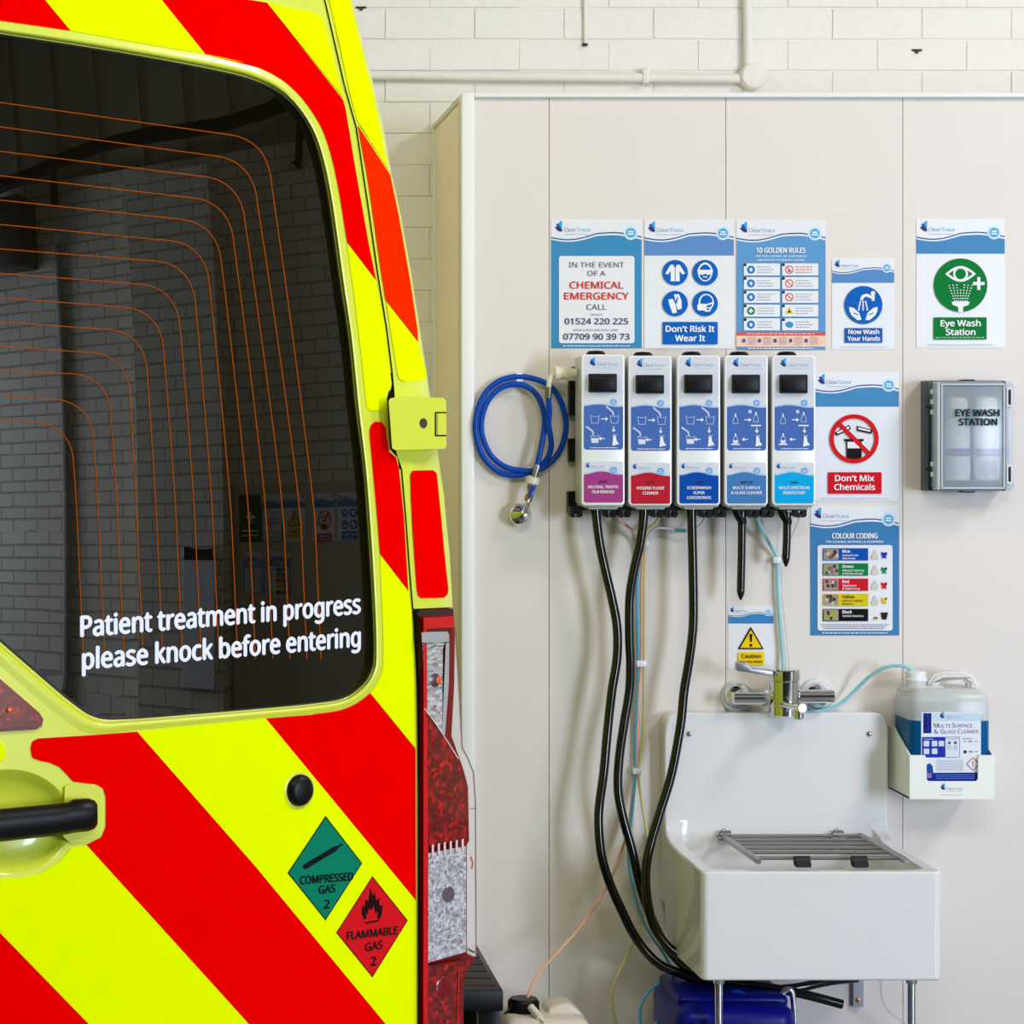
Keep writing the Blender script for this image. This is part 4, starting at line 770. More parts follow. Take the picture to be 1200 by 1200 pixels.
bm = bmesh.new(); a = P(918, 826, .118); e = P(938, 829.5, .20); tube(bm, [a, e], .0085, 20); d_ = (e-a).normalized()
lathe(bm, e-d_*.012, d_, [(0, .0105), (.002, .0125), (.020, .0125), (.022, .0105), (.022, 0)], 24); fin(bm, 'spout', CHROME, t)
bm = bmesh.new(); lathe(bm, e+Vector((-.003, .004, -.004)), (0, 0, -1), [(0, .0115), (.020, .0115), (.022, .010), (.016, .008)], 20); fin(bm, 'aerator', CHROME, t)
# ================================================================== bottle holder and cleaner jug
BF = .17
t = empty('bottle_holder', P(1115, 936, .08), 'white open-topped wall holder carrying the cleaner jug', 'holder')
bm = bmesh.new(); L0, R0 = P(1066, 0, BF).x, P(1165.5, 0, BF).x; zb = P(0, 936.5, BF).z; zt = P(0, 885, BF).z; ztb = P(0, 852, .01).z+.002; th = .004
fr = [(1066, 885), (1084, 885), (1085.5, 888), (1086, 913), (1088, 915.5), (1144, 915.5), (1146, 913), (1146.5, 888), (1148.5, 885), (1165.5, 885), (1165.5, 936.5), (1066, 936.5)]
pprism(bm, fr, BF, BF-th)
for xs in (L0, R0-th):
    prism(bm, [(xs, 0, zb), (xs, -BF+th, zb), (xs, -BF+th, zt), (xs, -.04, ztb), (xs, 0, ztb)], (th, 0, 0))
addbox(bm, L0, R0, -BF+th, 0, zb, zb+th); addbox(bm, L0, R0, -th, 0, zb, ztb)
fin(bm, 'holder_box', mat('white_card_plastic', (246, 248, 240), rough=.4), t, ang=20)
a = Art(lambda x, y, h: P(x, y, BF+h)); logo(a, 1102, 925.5, 26, 1); a.micro(1101, 1128, 931.5, .7, GREY2); a.build('printed_mark', t)
t = empty('cleaner_jug', P(1112, 935, .08), 'translucent jug half full of blue cleaner in the white wall holder', 'jug', )
jf, jb = .160, .012; JL, JR = L0+.006, R0-.006
s_ = S(jf)
def jug_section(z, inset=0.0, shrink=0.0):
    """rounded chamfered plan of the jug"""
    x0, x1, y0, y1 = JL+inset+shrink, JR-shrink, -jf+shrink, -jb-shrink; c = .020
    return [(x0+c, y0), (x1-c*.6, y0), (x1-c*.25, y0+c*.15), (x1, y0+c*.6), (x1, y1-c), (x1-c, y1), (x0+c, y1), (x0, y1-c), (x0, y0+c*1.4), (x0+c*.3, y0+c*.5)]
zl = P(0, 841, .1).z; jz0 = zb+.006
def loft(bm, secs, mi=0):
    rings = [[bm.verts.new((x, y, z)) for x, y in sec] for z, sec in secs]
    for A, B in zip(rings, rings[1:]):
        for k in range(len(A)): bm.faces.new((A[k], A[(k+1) % len(A)], B[(k+1) % len(A)], B[k])).material_index = mi
    bm.faces.new(rings[0]).material_index = mi; bm.faces.new(rings[-1]).material_index = mi
ctr = Vector(((JL+JR)/2, -(jf+jb)/2)); 
def towards(sec, cx, cy, f): return [(x+(cx-x)*f, y+(cy-y)*f) for x, y in sec]
zsh = P(0, 822, jf).z; ztop = P(0, 800, .09).z
bm = bmesh.new(); base = jug_section(0)
neck = P(1073, 797, .09); nk = [(neck.x+.026*math.cos(2*math.pi*k/10+3.9), neck.y+.026*math.sin(2*math.pi*k/10+3.9)) for k in range(10)]
rings = [(jz0, towards(base, ctr.x, ctr.y, .05)), (jz0+.006, base), (zl, base), (zsh-.004, base), (zsh+.012, towards(base, ctr.x-.01, ctr.y, .05)), (zsh+.026, towards(base, ctr.x-.02, ctr.y, .18))]
loft(bm, rings)
for f in bm.faces:
    if f.calc_center_median().z < zl: f.material_index = 1
fin(bm, 'jug_body', [MILK, see_through('polythene_over_blue_fluid', (0, 100, 160), .3, rough=.25, gloss=.15)], t, ang=50)
bm = bmesh.new(); hx0, hx1 = P(1086, 0, .09).x, JR-.004; hz0 = zsh+.018; hz1 = P(0, 786, .09).z
# raised grip with its opening
ol = [(hx0, hz0), (hx0+.002, hz1-.024), (hx0+.016, hz1-.006), (hx0+.04, hz1), (hx1-.038, hz1), (hx1-.016, hz1-.010), (hx1-.004, hz1-.034), (hx1, hz0)]
zi0, zi1 = P(0, 809, .09).z, P(0, 796, .09).z; xi0, xi1 = P(1100, 0, .09).x, P(1133, 0, .09).x
hole = [(xi0+.008, zi0), (xi0, zi0+.006), (xi0+.002, zi1-.006), (xi0+.010, zi1), (xi1-.012, zi1), (xi1, zi1-.008), (xi1, zi0+.007), (xi1-.010, zi0)]
allp = ol+hole; tr = tessellate_polygon([[Vector((x, z, 0)) for x, z in ol], [Vector((x, z, 0)) for x, z in hole]])
tb = bmesh.new(); F = [tb.verts.new((x, -.106, z)) for x, z in allp]
for q in tr: tb.faces.new([F[i] for i in q])
ex = bmesh.ops.extrude_face_region(tb, geom=tb.faces[:]); 
for v in ex['geom']:
    if isinstance(v, bmesh.types.BMVert): v.co.y = -.070
bmesh.ops.recalc_face_normals(tb, faces=tb.faces)
bmesh.ops.bevel(tb, geom=[e for e in tb.edges if e.calc_face_angle(0) > 1.2], offset=.006, segments=3, affect='EDGES')
merge(bm, tb); fin(bm, 'handle', see_through('milky_handle', (236, 236, 232), .25, rough=.3), t, ang=50)
bm = bmesh.new(); loft(bm, [(zsh+.010, towards(base, neck.x, neck.y, .55)), (zsh+.03, towards(base, neck.x, neck.y, .62))]); lathe(bm, (neck.x, neck.y, zsh+.02), (0, 0, 1), [(0, .036), (.012, .024), (.032, .021)], 24); fin(bm, 'neck', MILK, t, ang=50)
bm = bmesh.new(); lathe(bm, (neck.x, neck.y, P(0, 798, .09).z), (0, 0, 1), [(0, .0245), (.002, .0255), (.006, .0255), (.007, .023), (.020, .023), (.023, .020), (.0235, 0)], 28); fin(bm, 'screw_cap', WPL, t)
bm = bmesh.new(); sec = jug_section(0, 0, .0025); loft(bm, [(jz0+.003, sec), (zl, sec)]); fin(bm, 'blue_liquid', mat('blue_cleaning_fluid', (0, 110, 180), rough=.3), t, ang=50, label='clear deep blue cleaning fluid')
a = Art(lambda x, y, h: P(x, y, jf+.0006+h)+Vector((0, 0, (x-1114)*.000015)))
a.rrect(1079.5, 834.5, 1149.5, 916, 1.5, (236, 242, 250)); a.rect(1079.5, 836, 1149.5, 845, (206, 226, 244), 1); a.rect(1082, 835.5, 1091.5, 859, (20, 36, 120), 2)
for k in range(5): a.circle(1084+1.2*(k % 2)+3, 839+4*k, 1.4, (34, 60, 160), 3, 10)
logo(a, 1101, 841.5, 26, 2)
a.text('M', 1094.5, 852.5, 5.2, (38, 62, 150), 2, align='l'); a.text('ULTI', 1099.8, 852.5, 4, (38, 62, 150), 2, align='l', w=13.5)
a.text('S', 1115.5, 852.5, 5.2, (38, 62, 150), 2, align='l'); a.text('URFACE', 1119.5, 852.5, 4, (38, 62, 150), 2, align='l', w=20)
a.text('& G', 1094.5, 859.5, 5.0, (38, 62, 150), 2, align='l', w=12); a.text('LASS', 1107.5, 859.5, 4, (38, 62, 150), 2, align='l', w=12.5)
a.text('C', 1122.5, 859.5, 5.0, (38, 62, 150), 2, align='l'); a.text('LEANER', 1127, 859.5, 4, (38, 62, 150), 2, align='l', w=19.5)
a.rect(1080.5, 863.5, 1108, 887.5, (40, 50, 180), 2); a.rect(1108, 863.5, 1125, 888, (110, 120, 200), 2); a.rect(1108, 864.2, 1124.3, 887.3, (228, 234, 246), 3)
for k, (qx, qy) in enumerate(((1082.5, 868), (1092, 868), (1100, 868), (1082.5, 877), (1092, 877))): a.rrect(qx, qy, qx+6.5, qy+6.5, 1, (216, 228, 246), 3)
a.text('Guidance', 1083, 866.8, 1.8, WHT, 3, align='l')
for k in range(2):
    a.rect(1111+k*7, 869, 1114+k*7, 872, (70, 76, 110), 4)
    for q in range(3): a.micro(1110+k*7, 1115+k*7, 874+q*2, .6, (120, 126, 160), 4)
for k in range(3):
    for r_ in range(2): a.micro(1129+k*6.5, 1133+k*6.5, 869+r_*12, 1.6 if k == 1 else .8, (110, 116, 150), 3)
a.rect(1129.5, 879.5, 1132.5, 883, (20, 20, 30), 4); a.micro(1128, 1140, 865.8, .8, (100, 110, 150), 3); a.micro(1109.5, 1123, 866, .7, (110, 120, 170), 4)
for q in range(9): a.micro(1097, 1129, 891+q*1.5, .5, (150, 156, 180), 2)
dcx, dcy = 1140, 895.5; a.poly([(dcx, dcy-8), (dcx+8, dcy), (dcx, dcy+8), (dcx-8, dcy)], (200, 70, 80), 2); a.poly([(dcx, dcy-6.6), (dcx+6.6, dcy), (dcx, dcy+6.6), (dcx-6.6, dcy)], WHT, 3)
a.text('!', dcx, dcy+3, 6, (60, 50, 60), 4, bold=1)
a.rect(1085.5, 905.5, 1147, 915.5, (20, 36, 140), 2); a.poly([(1086, 896), (1090, 894), (1093, 898), (1094, 908), (1088, 909), (1085.8, 902)], (24, 80, 160), 3); a.poly([(1085.5, 906), (1091, 906), (1092, 911), (1087, 912)], (150, 120, 180), 4)
for q in range(3): a.micro(1097, 1143, 908+q*2.2, .7, (110, 150, 220), 3)
a.build('front_label', t)
# ================================================================== containers on the floor
t = empty('blue_drum', P(855, 1300, .25)*1.0, 'dark blue plastic drum standing under the sink', 'drum'); t.location.z = 0; t['wl'][2] = 0
xl, xr = P(786, 0, .3).x, P(926, 0, .3).x; zt_ = P(0, 1163, .3).z
bm = bmesh.new(); addbox(bm, xl, xr, -.38, -.06, 0, zt_-.012, .04, 5)
addbox(bm, xl+.01, xr-.01, -.33, -.10, zt_-.03, zt_, .012, 3); fin(bm, 'drum_body', BLUED, t, ang=50)
bm = bmesh.new(); c = P(838, 1163, .22); lathe(bm, (c.x, -.2, zt_-.004), (0, 0, 1), [(0, .036), (.006, .036), (.008, .030), (.026, .030), (.028, .026), (.028, 0)], 24); fin(bm, 'screw_cap', BLK, t)
bm = bmesh.new(); tube(bm, spline([P(855, 1170, .3), P(863, 1162, .3), P(880, 1172, .32), P(890, 1180, .33)], 6), .006, 10); fin(bm, 'carry_handle', mat('blue_hose', (0, 0, 0)), t)
bm = bmesh.new(); tube(bm, spline([(xr+.005, -.30, 0.06), (xr+.012, -.30, .2), (xr+.006, -.30, zt_-.01), (xr-.012, -.30, zt_+.004), (xr-.022, -.30, zt_-.02)], 8), .0065, 12); o = fin(bm, 'wire_hanger', CHROME, None, label='bent bright metal rod beside the blue drum', cat='rod')
# white jerrycan with black cap
t = empty('white_jerrycan', (P(640, 0, .26).x, -.2, 0), 'cloudy white jerrycan with black cap at the wall foot', 'jerrycan')
xl, xr = P(588, 0, .28).x, P(691, 0, .28).x; zs = P(0, 1190, .28).z
bm = bmesh.new(); addbox(bm, xl, xr, -.33, -.09, 0, zs, .03, 4); fin(bm, 'can_body', CANW, t, ang=50)
bm = bmesh.new(); xm0, xm1 = P(634, 0, .22).x, P(686, 0, .22).x; zt_ = P(0, 1171.5, .22).z
prism(bm, [(xm0, -.26, zs-.02), (xm0+.012, -.26, zs+.012), (xm0+.04, -.26, zt_), (xm0+.062, -.26, zt_), (xm1-.014, -.26, zt_-.022), (xm1, -.26, zs-.02)], (0, .09, 0), .008, seg=3); fin(bm, 'can_handle', CANW, t, ang=50)
c = P(613.5, 1183.5, .235)
bm = bmesh.new(); lathe(bm, (c.x, -.235, c.z-.012), (0, 0, 1), [(0, .044), (.004, .044), (.012, .034), (.014, .034)], 24); lathe(bm, (c.x, -.235, c.z), (0, 0, 1), [(0, .034), (.002, .0355), (.022, .0335), (.027, .030), (.0275, 0)], 28)
for k in range(24): q = 2*math.pi*k/24; addbox(bm, c.x+.0345*math.cos(q)-.001, c.x+.0345*math.cos(q)+.001, -.235+.0345*math.sin(q)-.001, -.235+.0345*math.sin(q)+.001, c.z+.002, c.z+.02)
fin(bm, 'black_cap', BLK, t)
bm = bmesh.new(); a = P(622, 1180, .28); b = P(633, 1193, .31); tube(bm, [a, b], .0085, 10); tube(bm, [b, b+(b-a).normalized()*.018], .004, 8); fin(bm, 'vent_spout', IVORY, t)
# black plastic step behind the van corner
t = empty('plastic_step', (.48, -.28, 0), 'black plastic step stool with ribbed top behind the van tail lamp', 'stool')
zt_ = P(0, 1160, .5).z; xr = P(590, 0, .5).x
bm = bmesh.new(); addbox(bm, .12, xr, -.5, -.04, zt_-.047, zt_, .005, 2); fin(bm, 'top', BLK, t)
for k in range(6):
    bm = bmesh.new(); yy = -.46+k*.07; addbox(bm, .16, xr-.012, yy, yy+.045, zt_, zt_+.002, .0008, 1); fin(bm, 'tread_pad', mat('brown_black_rubber', (46, 40, 30), rough=.7), t)
for x in (.15, xr-.052):
    for y in (-.49, -.09):
        bm = bmesh.new(); prism(bm, [(x, y, zt_-.045), (x+.045, y, zt_-.045), (x+.042, y, 0), (x+.006, y, 0)], (0, .045, 0), .003); fin(bm, 'leg', BLK, t)
# ================================================================== ambulance
TH = math.radians(35); U = Vector((math.cos(TH), math.sin(TH), 0)); NV = Vector((math.sin(TH), -math.cos(TH), 0)); Z = Vector((0, 0, 1))
C0 = Vector(((490-VX)/FOC*(DIST-2.34), -2.34, 0)); CAMP = Vector((0, -DIST, EYE))
def gsurf(u, z): return -.05*max(0, z-1.35)**2-(u+.37)**2/12
def SP(u, z, h): return C0+U*u+Z*z+NV*(h+gsurf(u, z))
def UZ(px, py, h=0.0):
    """where on the curved rear face (h proud of it) the point seen at (px,py) lies, in door metres"""
    D = Vector(((px-VX)/FOC, 1, (VY-py)/FOC)); k = h; u = z = 0
    for _ in range(12):
        t = (k-(CAMP-C0).dot(NV))/D.dot(NV); q = CAMP+D*t-C0; u = q.dot(U); z = q.z; k = h+gsurf(u, z)
    return u, z
def V(px, py, h=0.0):
    u, z = UZ(px, py, h); return SP(u, z, h)
UC = UZ(-84, 600)[0]
def VM(px, py, h=0.0):
    u, z = UZ(px, py, h); return C0+U*(2*UC-u)+Z*z+NV*(h+gsurf(u, z))
SEAM = [(334, -250), (352, -140), (367, -60), (380, 0), (403, 100), (417, 150), (432, 250), (443, 327), (453, 388), (459, 437), (461, 460), (463, 530), (470, 550), (475, 607), (479, 663), (483, 712), (486, 760), (488.5, 800), (490, 867), (490.5, 948), (490.5, 1420)]
SIL = [(360, -250), (384, -140), (400, -60), (413, 0), (423, 43), (437, 97), (450, 153), (458, 200), (470, 253), (483, 327), (493, 393), (497, 417), (503, 459), (513, 530), (520, 578), (527, 649), (530.5, 712), (533, 740)]
def lerp(tab, y):
    for (xa, ya), (xb, yb) in zip(tab, tab[1:]):
        if y <= yb: return xa+(xb-xa)*max(0, (y-ya))/(yb-ya)
    return tab[-1][0]
def PIL(px, py, h=0.0):
    a = lerp(SEAM, py); b = lerp(SIL, py) if py < 740 else 545
    t = max(0, min(1.2, (px-a)/(b-a))); return V(px, py, h-.022*t*t)
def slab(loops, fn, h0, h1, grid=40):
    """flat outline (holes allowed) drawn on the curved skin, cut fine enough to follow it, h0..h1 thick (h0 = front)"""
    t = bmesh.new(); pts = [p for l in loops for p in l]; vs = [t.verts.new((x, y, 0)) for x, y in pts]
    for q in tessellate_polygon([[Vector((x, y, 0)) for x, y in l] for l in loops]):
        try: t.faces.new([vs[i] for i in q])
        except ValueError: pass
    x0 = min(p[0] for p in pts); x1 = max(p[0] for p in pts); y0 = min(p[1] for p in pts); y1 = max(p[1] for p in pts)
    for ax, lo, hi in ((0, x0, x1), (1, y0, y1)):
        q = (math.floor(lo/grid)+1)*grid
        while q < hi:
            co = Vector((q, 0, 0)) if ax == 0 else Vector((0, q, 0)); no = Vector((1, 0, 0)) if ax == 0 else Vector((0, 1, 0))
            bmesh.ops.bisect_plane(t, geom=t.verts[:]+t.edges[:]+t.faces[:], plane_co=co, plane_no=no, dist=1e-4); q += grid
    bm = bmesh.new(); F = {}; B = {}
    for v in t.verts:
        F[v] = bm.verts.new(fn(v.co.x, v.co.y, h0))
        if h1 is not None: B[v] = bm.verts.new(fn(v.co.x, v.co.y, h1))
    for f in t.faces:
        bm.faces.new([F[v] for v in f.verts])
        if h1 is not None: bm.faces.new([B[v] for v in f.verts][::-1])
    if h1 is not None:
        for e in t.edges:
            if len(e.link_faces) == 1: a, b = e.verts; bm.faces.new((F[a], F[b], B[b], B[a]))
    t.free(); return bm
def closed_spline(pts, k=5):
    n = len(pts); P4 = [Vector((x, y, 0)) for x, y in pts]; out = []
    for i in range(n):
        p0, p1, p2, p3 = P4[(i-1) % n], P4[i], P4[(i+1) % n], P4[(i+2) % n]
        for j in range(k):
            t = j/k; q = 0.5*((2*p1)+(p2-p0)*t+(2*p0-5*p1+4*p2-p3)*t*t+(3*p1-p0-3*p2+p3)*t**3); out.append((q.x, q.y))
    return out
GO = [((-30, 38), (-36, 18)), ((0, 42), (0, 24)), ((80, 54), (83, 36)), ((160, 67), (162, 50)), ((250, 84), (254, 66)), ((297, 96), (303, 79)), ((330, 113), (338, 99)), ((354, 140), (366, 131)), ((370, 175), (384, 168)), ((383, 233), (398, 228)), ((397, 333), (413, 331)), ((407, 397), (421, 396)), ((415, 479), (430, 478)), ((424, 550), (437, 550)), ((430, 632), (444, 632)), ((435, 714), (448, 715)), ((436.5, 765), (449, 765)), ((434, 785), (447, 789)), ((424, 801), (434, 812)), ((403, 816.5), (406, 830)), ((367, 823), (367, 837)), ((300, 829.5), (300, 843)), ((220, 836), (218, 851)), ((150, 841), (150, 857)), ((116, 839), (108, 861)), ((88, 823), (72, 842)), ((37, 780), (22, 800)), ((0, 748), (-14, 768)), ((-30, 722), (-44, 742)), ((-52, 690), (-62, 700)), ((-56, 600), (-66, 600)), ((-56, 400), (-66, 400)), ((-56, 200), (-66, 200)), ((-52, 60), (-60, 45))]
GS = closed_spline([g for g, o in GO]); OS = closed_spline([o for g, o in GO])
def orun(a, b):      # outer edge of the window surround between control points a..b (may run backwards)
    i0, i1 = int(a*5), int(b*5); return [OS[i % len(OS)] for i in (range(i0, i1+1) if i1 >= i0 else range(i0, i1-1, -1))]
amb = empty('ambulance', C0+U*UC+NV*(-2.6), 'ambulance rear in yellow and red diagonal chevrons, standing left of the wall', 'vehicle')
amb.location.z = 0; amb['wl'][2] = 0
RCX, RCY, RRX, RRY = 10, 963, 74, 62
rec = [(RCX+RRX*math.cos(2*math.pi*k/40), RCY+RRY*math.sin(2*math.pi*k/40)) for k in range(40)]
outl = [(-80, 1420), (-80, -250)]+[(x-2.2, y) for x, y in SEAM]
# notch of the door edge around the hinge
outl = [(-80, 1420), (-80, -250)]+[(x-2.2, y) for x, y in SEAM if y < 457]+[(455.5, 459), (453.5, 466), (457, 526), (461, 531), (466, 536)]+[(x-2.2, y) for x, y in SEAM if y > 540]
door = fin(slab([outl, OS, rec], V, 0, -.03), 'rear_door', PAINT, amb, ang=25)
def gap_h(i): return 0
# rolled edge of the door beside the shut line
bm = bmesh.new(); pr = [(-2.2, 0.0), (-1.0, -.0015), (0.0, -.005), (0.3, -.03)]
rows = [[bm.verts.new(V(x+o, y, h)) for o, h in pr] for x, y in spline([(x, y, 0) for x, y in SEAM if y > 540], 4) for x, y in [(x, y)]] if False else []
for tab in ([p for p in SEAM if p[1] < 457], [p for p in SEAM if p[1] > 540]):
    ys = []; y = tab[0][1]
    while y < tab[-1][1]: ys.append(y); y += 20
    ys.append(tab[-1][1]); rows = [[bm.verts.new(V(lerp(SEAM, y)+o, y, h)) for o, h in pr] for y in ys]
    for A, B in zip(rows, rows[1:]):
        for k in range(len(A)-1): bm.faces.new((A[k], A[k+1], B[k+1], B[k]))
fin(bm, 'door_edge', PAINT, door, ang=60)
pane = fin(slab([GS], V, -.011, -.015, 24), 'window_pane', GLASS, door, ang=30)
prof = [(-.02, -.0112), (.13, -.0095), (.20, -.009), (.26, -.0035), (.36, .0015), (.5, .0028), (.66, .0022), (.85, .0008), (1.0, 0.0)]
bm = bmesh.new(); n = len(GS); rings = []
for t_, h_ in prof: rings.append([bm.verts.new(V(g[0]+(o[0]-g[0])*t_, g[1]+(o[1]-g[1])*t_, h_)) for g, o in zip(GS, OS)])
for q, (A, B) in enumerate(zip(rings, rings[1:])):
    for k in range(n): bm.faces.new((A[k], A[(k+1) % n], B[(k+1) % n], B[k])).material_index = 1 if q < 1 else 0
fin(bm, 'window_surround', [PAINT, RUB], door, ang=70)
# heated-window wires
WIRE = mat('heating_wire_amber', (158, 72, 4), rough=.7, spec=0.0)
y600 = [368.5, 352, 332, 312, 291.5, 271, 249, 228, 206, 183, 160, 137.5, 115, 90]
for i in range(14):
    ax = (270, 254, 240, 227, 213, 199, 183, 165, 146, 127, 107, 85, 65, 42)[i]; ay = (158, 183, 207, 232, 257, 282, 306, 333, 360, 386, 413, 438, 468, 495)[i]
    y0 = 120+28.6*i; sl = (ay-y0)/ax; dx, dy = 48-.3*i, 57-.9*i; ex, ey = ax+dx, ay+dy
    L_ = []
    for q in range(9): L_.append((-52+(ax+52)*q/9, y0+sl*(-52+(ax+52)*q/9)))
    c1 = (ax+dx*.62, ay+sl*dx*.62); c2 = (ex-.06*dy*.55, ey-dy*.55)
    for q in range(13): t_ = q/12; L_.append(tuple((1-t_)**3*p0+3*(1-t_)**2*t_*p1+3*(1-t_)*t_*t_*p2+t_**3*p3 for p0, p1, p2, p3 in zip((ax, ay), c1, c2, (ex, ey))))
    xb = y600[i]
    for q in range(1, 11):
        t_ = q/10; yy = ey+(772-ey)*t_; u_ = (yy-ey)/(600-ey); L_.append((ex+(xb-ex)*(1.12*u_-.12*u_*u_) if yy < 600 else xb+(yy-600)*.045, yy))
    sp = [Vector((x, y, 0)) for x, y in L_]
    a = Art(lambda x, y, h: V(x, y, -.0104+h), 0.0, 0); a.stroke([(q.x, q.y) for q in sp if q.x > -54], 1.15, WIRE); a.build('heating_wire', door)
# window lettering
def uzart(h0=-.0100): return Art(lambda u, z, h: SP(u, z, h0+h), 0.0, .0003, up=True)
LT = mat('white_vinyl_letter', (238, 240, 248), rough=.4)
for txt, pl, pr_ in (('Patient treatment in progress', (95, 746), (422, 718.5)), ('please knock before entering', (97, 784), (422, 757))):
    u0, z0_ = UZ(*pl, -.01); u1, z1_ = UZ(*pr_, -.01); k_ = (z1_-z0_)/(u1-u0); a = Art(lambda u, z, h, u0=u0, k_=k_: SP(u, z+(u-u0)*k_, -.010+h), 0.0, .0003, up=True); a.text(txt, u0, z0_, .0265, LT, 0, w=u1-u0, align='l', bold=2); a.build('window_lettering', door)
# reflective sheets on the door
SH = [
 (SHR, [(-60, -54), (18, -42), (83, 36)]+orun(2, 0)+[(-60, 17)]),
 (SHY, [(18, -42), (175, -18), (241, 64)]+orun(4.6, 2)),
 (SHR, [(175, -18), (300, 1), (313, 3), (402, 117), (405, 127), (417, 200), (431.7, 283), (440.7, 328), (407, 284)]+orun(9.4, 5)+[(241, 64)]),
 (SHY, [(313, 3), (365, 14), (374, 18), (379, 24), (384, 42), (402, 114)]),
 (SHY, [(407, 285), (440.7, 329), (450.6, 380), (459, 450), (457.5, 457), (452, 460), (450.5, 476), (446, 481), (434, 481), (431, 478)]+orun(12, 9.6)),
 (SHR, [(433, 505), (435, 498), (440, 494), (448, 495), (452, 501), (453.5, 514), (456, 529), (464, 536), (467.5, 548), (473.5, 607), (478.5, 692), (445.5, 649)]+orun(14, 12.6)),
 (SHY, [(445.5, 650), (478.5, 693), (482, 714), (485, 797), (487, 877), (434, 812)]+orun(18, 14.4)),
 (SHR, [(311.5, 842), (367, 837.5)]+orun(20, 18)+[(434, 813), (487, 878), (487.5, 1055)]),
 (SHY, [(161, 857.5), (218, 851.5), (300, 843.5), (311.5, 842), (487.5, 1055.5), (487.5, 1243), (300, 1016)]),
 (SHR, [(44, 865.5), (108, 861.5), (161, 857.5), (300, 1016), (487.5, 1243), (487.5, 1410), (480, 1410), (292, 1200), (101.5, 990), (119, 981), (124, 969), (124, 934), (121, 924), (114, 920), (86, 916), (77, 906), (70, 899), (59, 894), (48, 892), (38, 888), (36, 877), (38, 869)]),
 (SHY, [(101.5, 990.5), (292, 1200.5), (480, 1410), (310, 1410), (104, 1200), (0, 1093), (-60, 1033), (-60, 1016), (-30, 1028), (0, 1030), (24, 1029), (49, 1023), (70, 1010), (84, 993)]),
 (SHR, [(-60, 1034), (0, 1093.5), (104, 1200.5), (310, 1410), (-60, 1410)]),
 (SHY, [(-60, 868), (-2, 868), (4, 872), (7, 880), (6, 888), (1, 893), (-60, 896)])]
for m, poly in SH: fin(slab([poly], V, .0012, 0.0003), 'reflective_sheet', m, door, ang=30)
# handle recess, handle, lock cover
bm = bmesh.new(); rings = []
for f, h in ((1.0, 0), (.96, -.0015), (.86, -.011), (.7, -.018), (.4, -.022), (.0, -.023)):
    if f == 0: rings.append([bm.verts.new(V(RCX, RCY, h))])
    else: rings.append([bm.verts.new(V(RCX+(x-RCX)*f, RCY+(y-RCY)*f, h)) for x, y in rec])
for A, B in zip(rings, rings[1:]):
    for k in range(40):
        if len(B) == 1: bm.faces.new((A[k], A[(k+1) % 40], B[0]))
        else: bm.faces.new((A[k], A[(k+1) % 40], B[(k+1) % 40], B[k]))
fin(bm, 'handle_recess', PAINT, door, ang=60)
bm = slab([[(76, 922), (84, 918), (110, 919), (118, 924), (120, 934), (120, 968), (116, 978), (100, 986), (82, 988), (74, 980)]], V, .004, -.008); fin(bm, 'handle_mount', PAINT, door, ang=50)
bm = bmesh.new(); hd = [(-60, 953.5, .020), (-20, 953, .024), (20, 948, .026), (60, 943, .025), (84, 941, .022), (104, 938, .016), (112, 938, .012)]
top = [(-60, 954), (0, 948), (60, 942.5), (80, 940), (86, 936.5), (104, 935.5), (111, 938), (114.5, 943)]; bot = [(-60, 996), (0, 986.5), (60, 980), (80, 977.5), (90, 976), (104, 974), (111, 971), (114.5, 966)]
sec = [(0.0, .004), (.0, .018), (.12, .026), (.5, .030), (.88, .026), (1.0, .018), (1.0, .004)]
cols = []
for (a, b) in zip(top, bot): cols.append([bm.verts.new(V(a[0], a[1]+(b[1]-a[1])*f, h)) for f, h in sec])
for A, B in zip(cols, cols[1:]):
    for k in range(len(A)): bm.faces.new((A[k], B[k], B[(k+1) % len(A)], A[(k+1) % len(A)]))
bm.faces.new(cols[-1]); bm.faces.new(cols[0]); fin(bm, 'door_handle', BLK, door, ang=60)
c = V(350.5, 926, .001); bm = bmesh.new()
lathe(bm, c-NV*.001, NV, [(0, .0265), (.0018, .0262), (.0022, .0255), (.0018, .021), (.0018, .0)], 36); fin(bm, 'lock_surround', PAINT, door)
bm = bmesh.new(); lathe(bm, c, NV, [(0, .0222), (.004, .0218), (.008, .019), (.010, .012), (.0108, 0)], 36); fin(bm, 'lock_cover', BLK, door, ang=60)
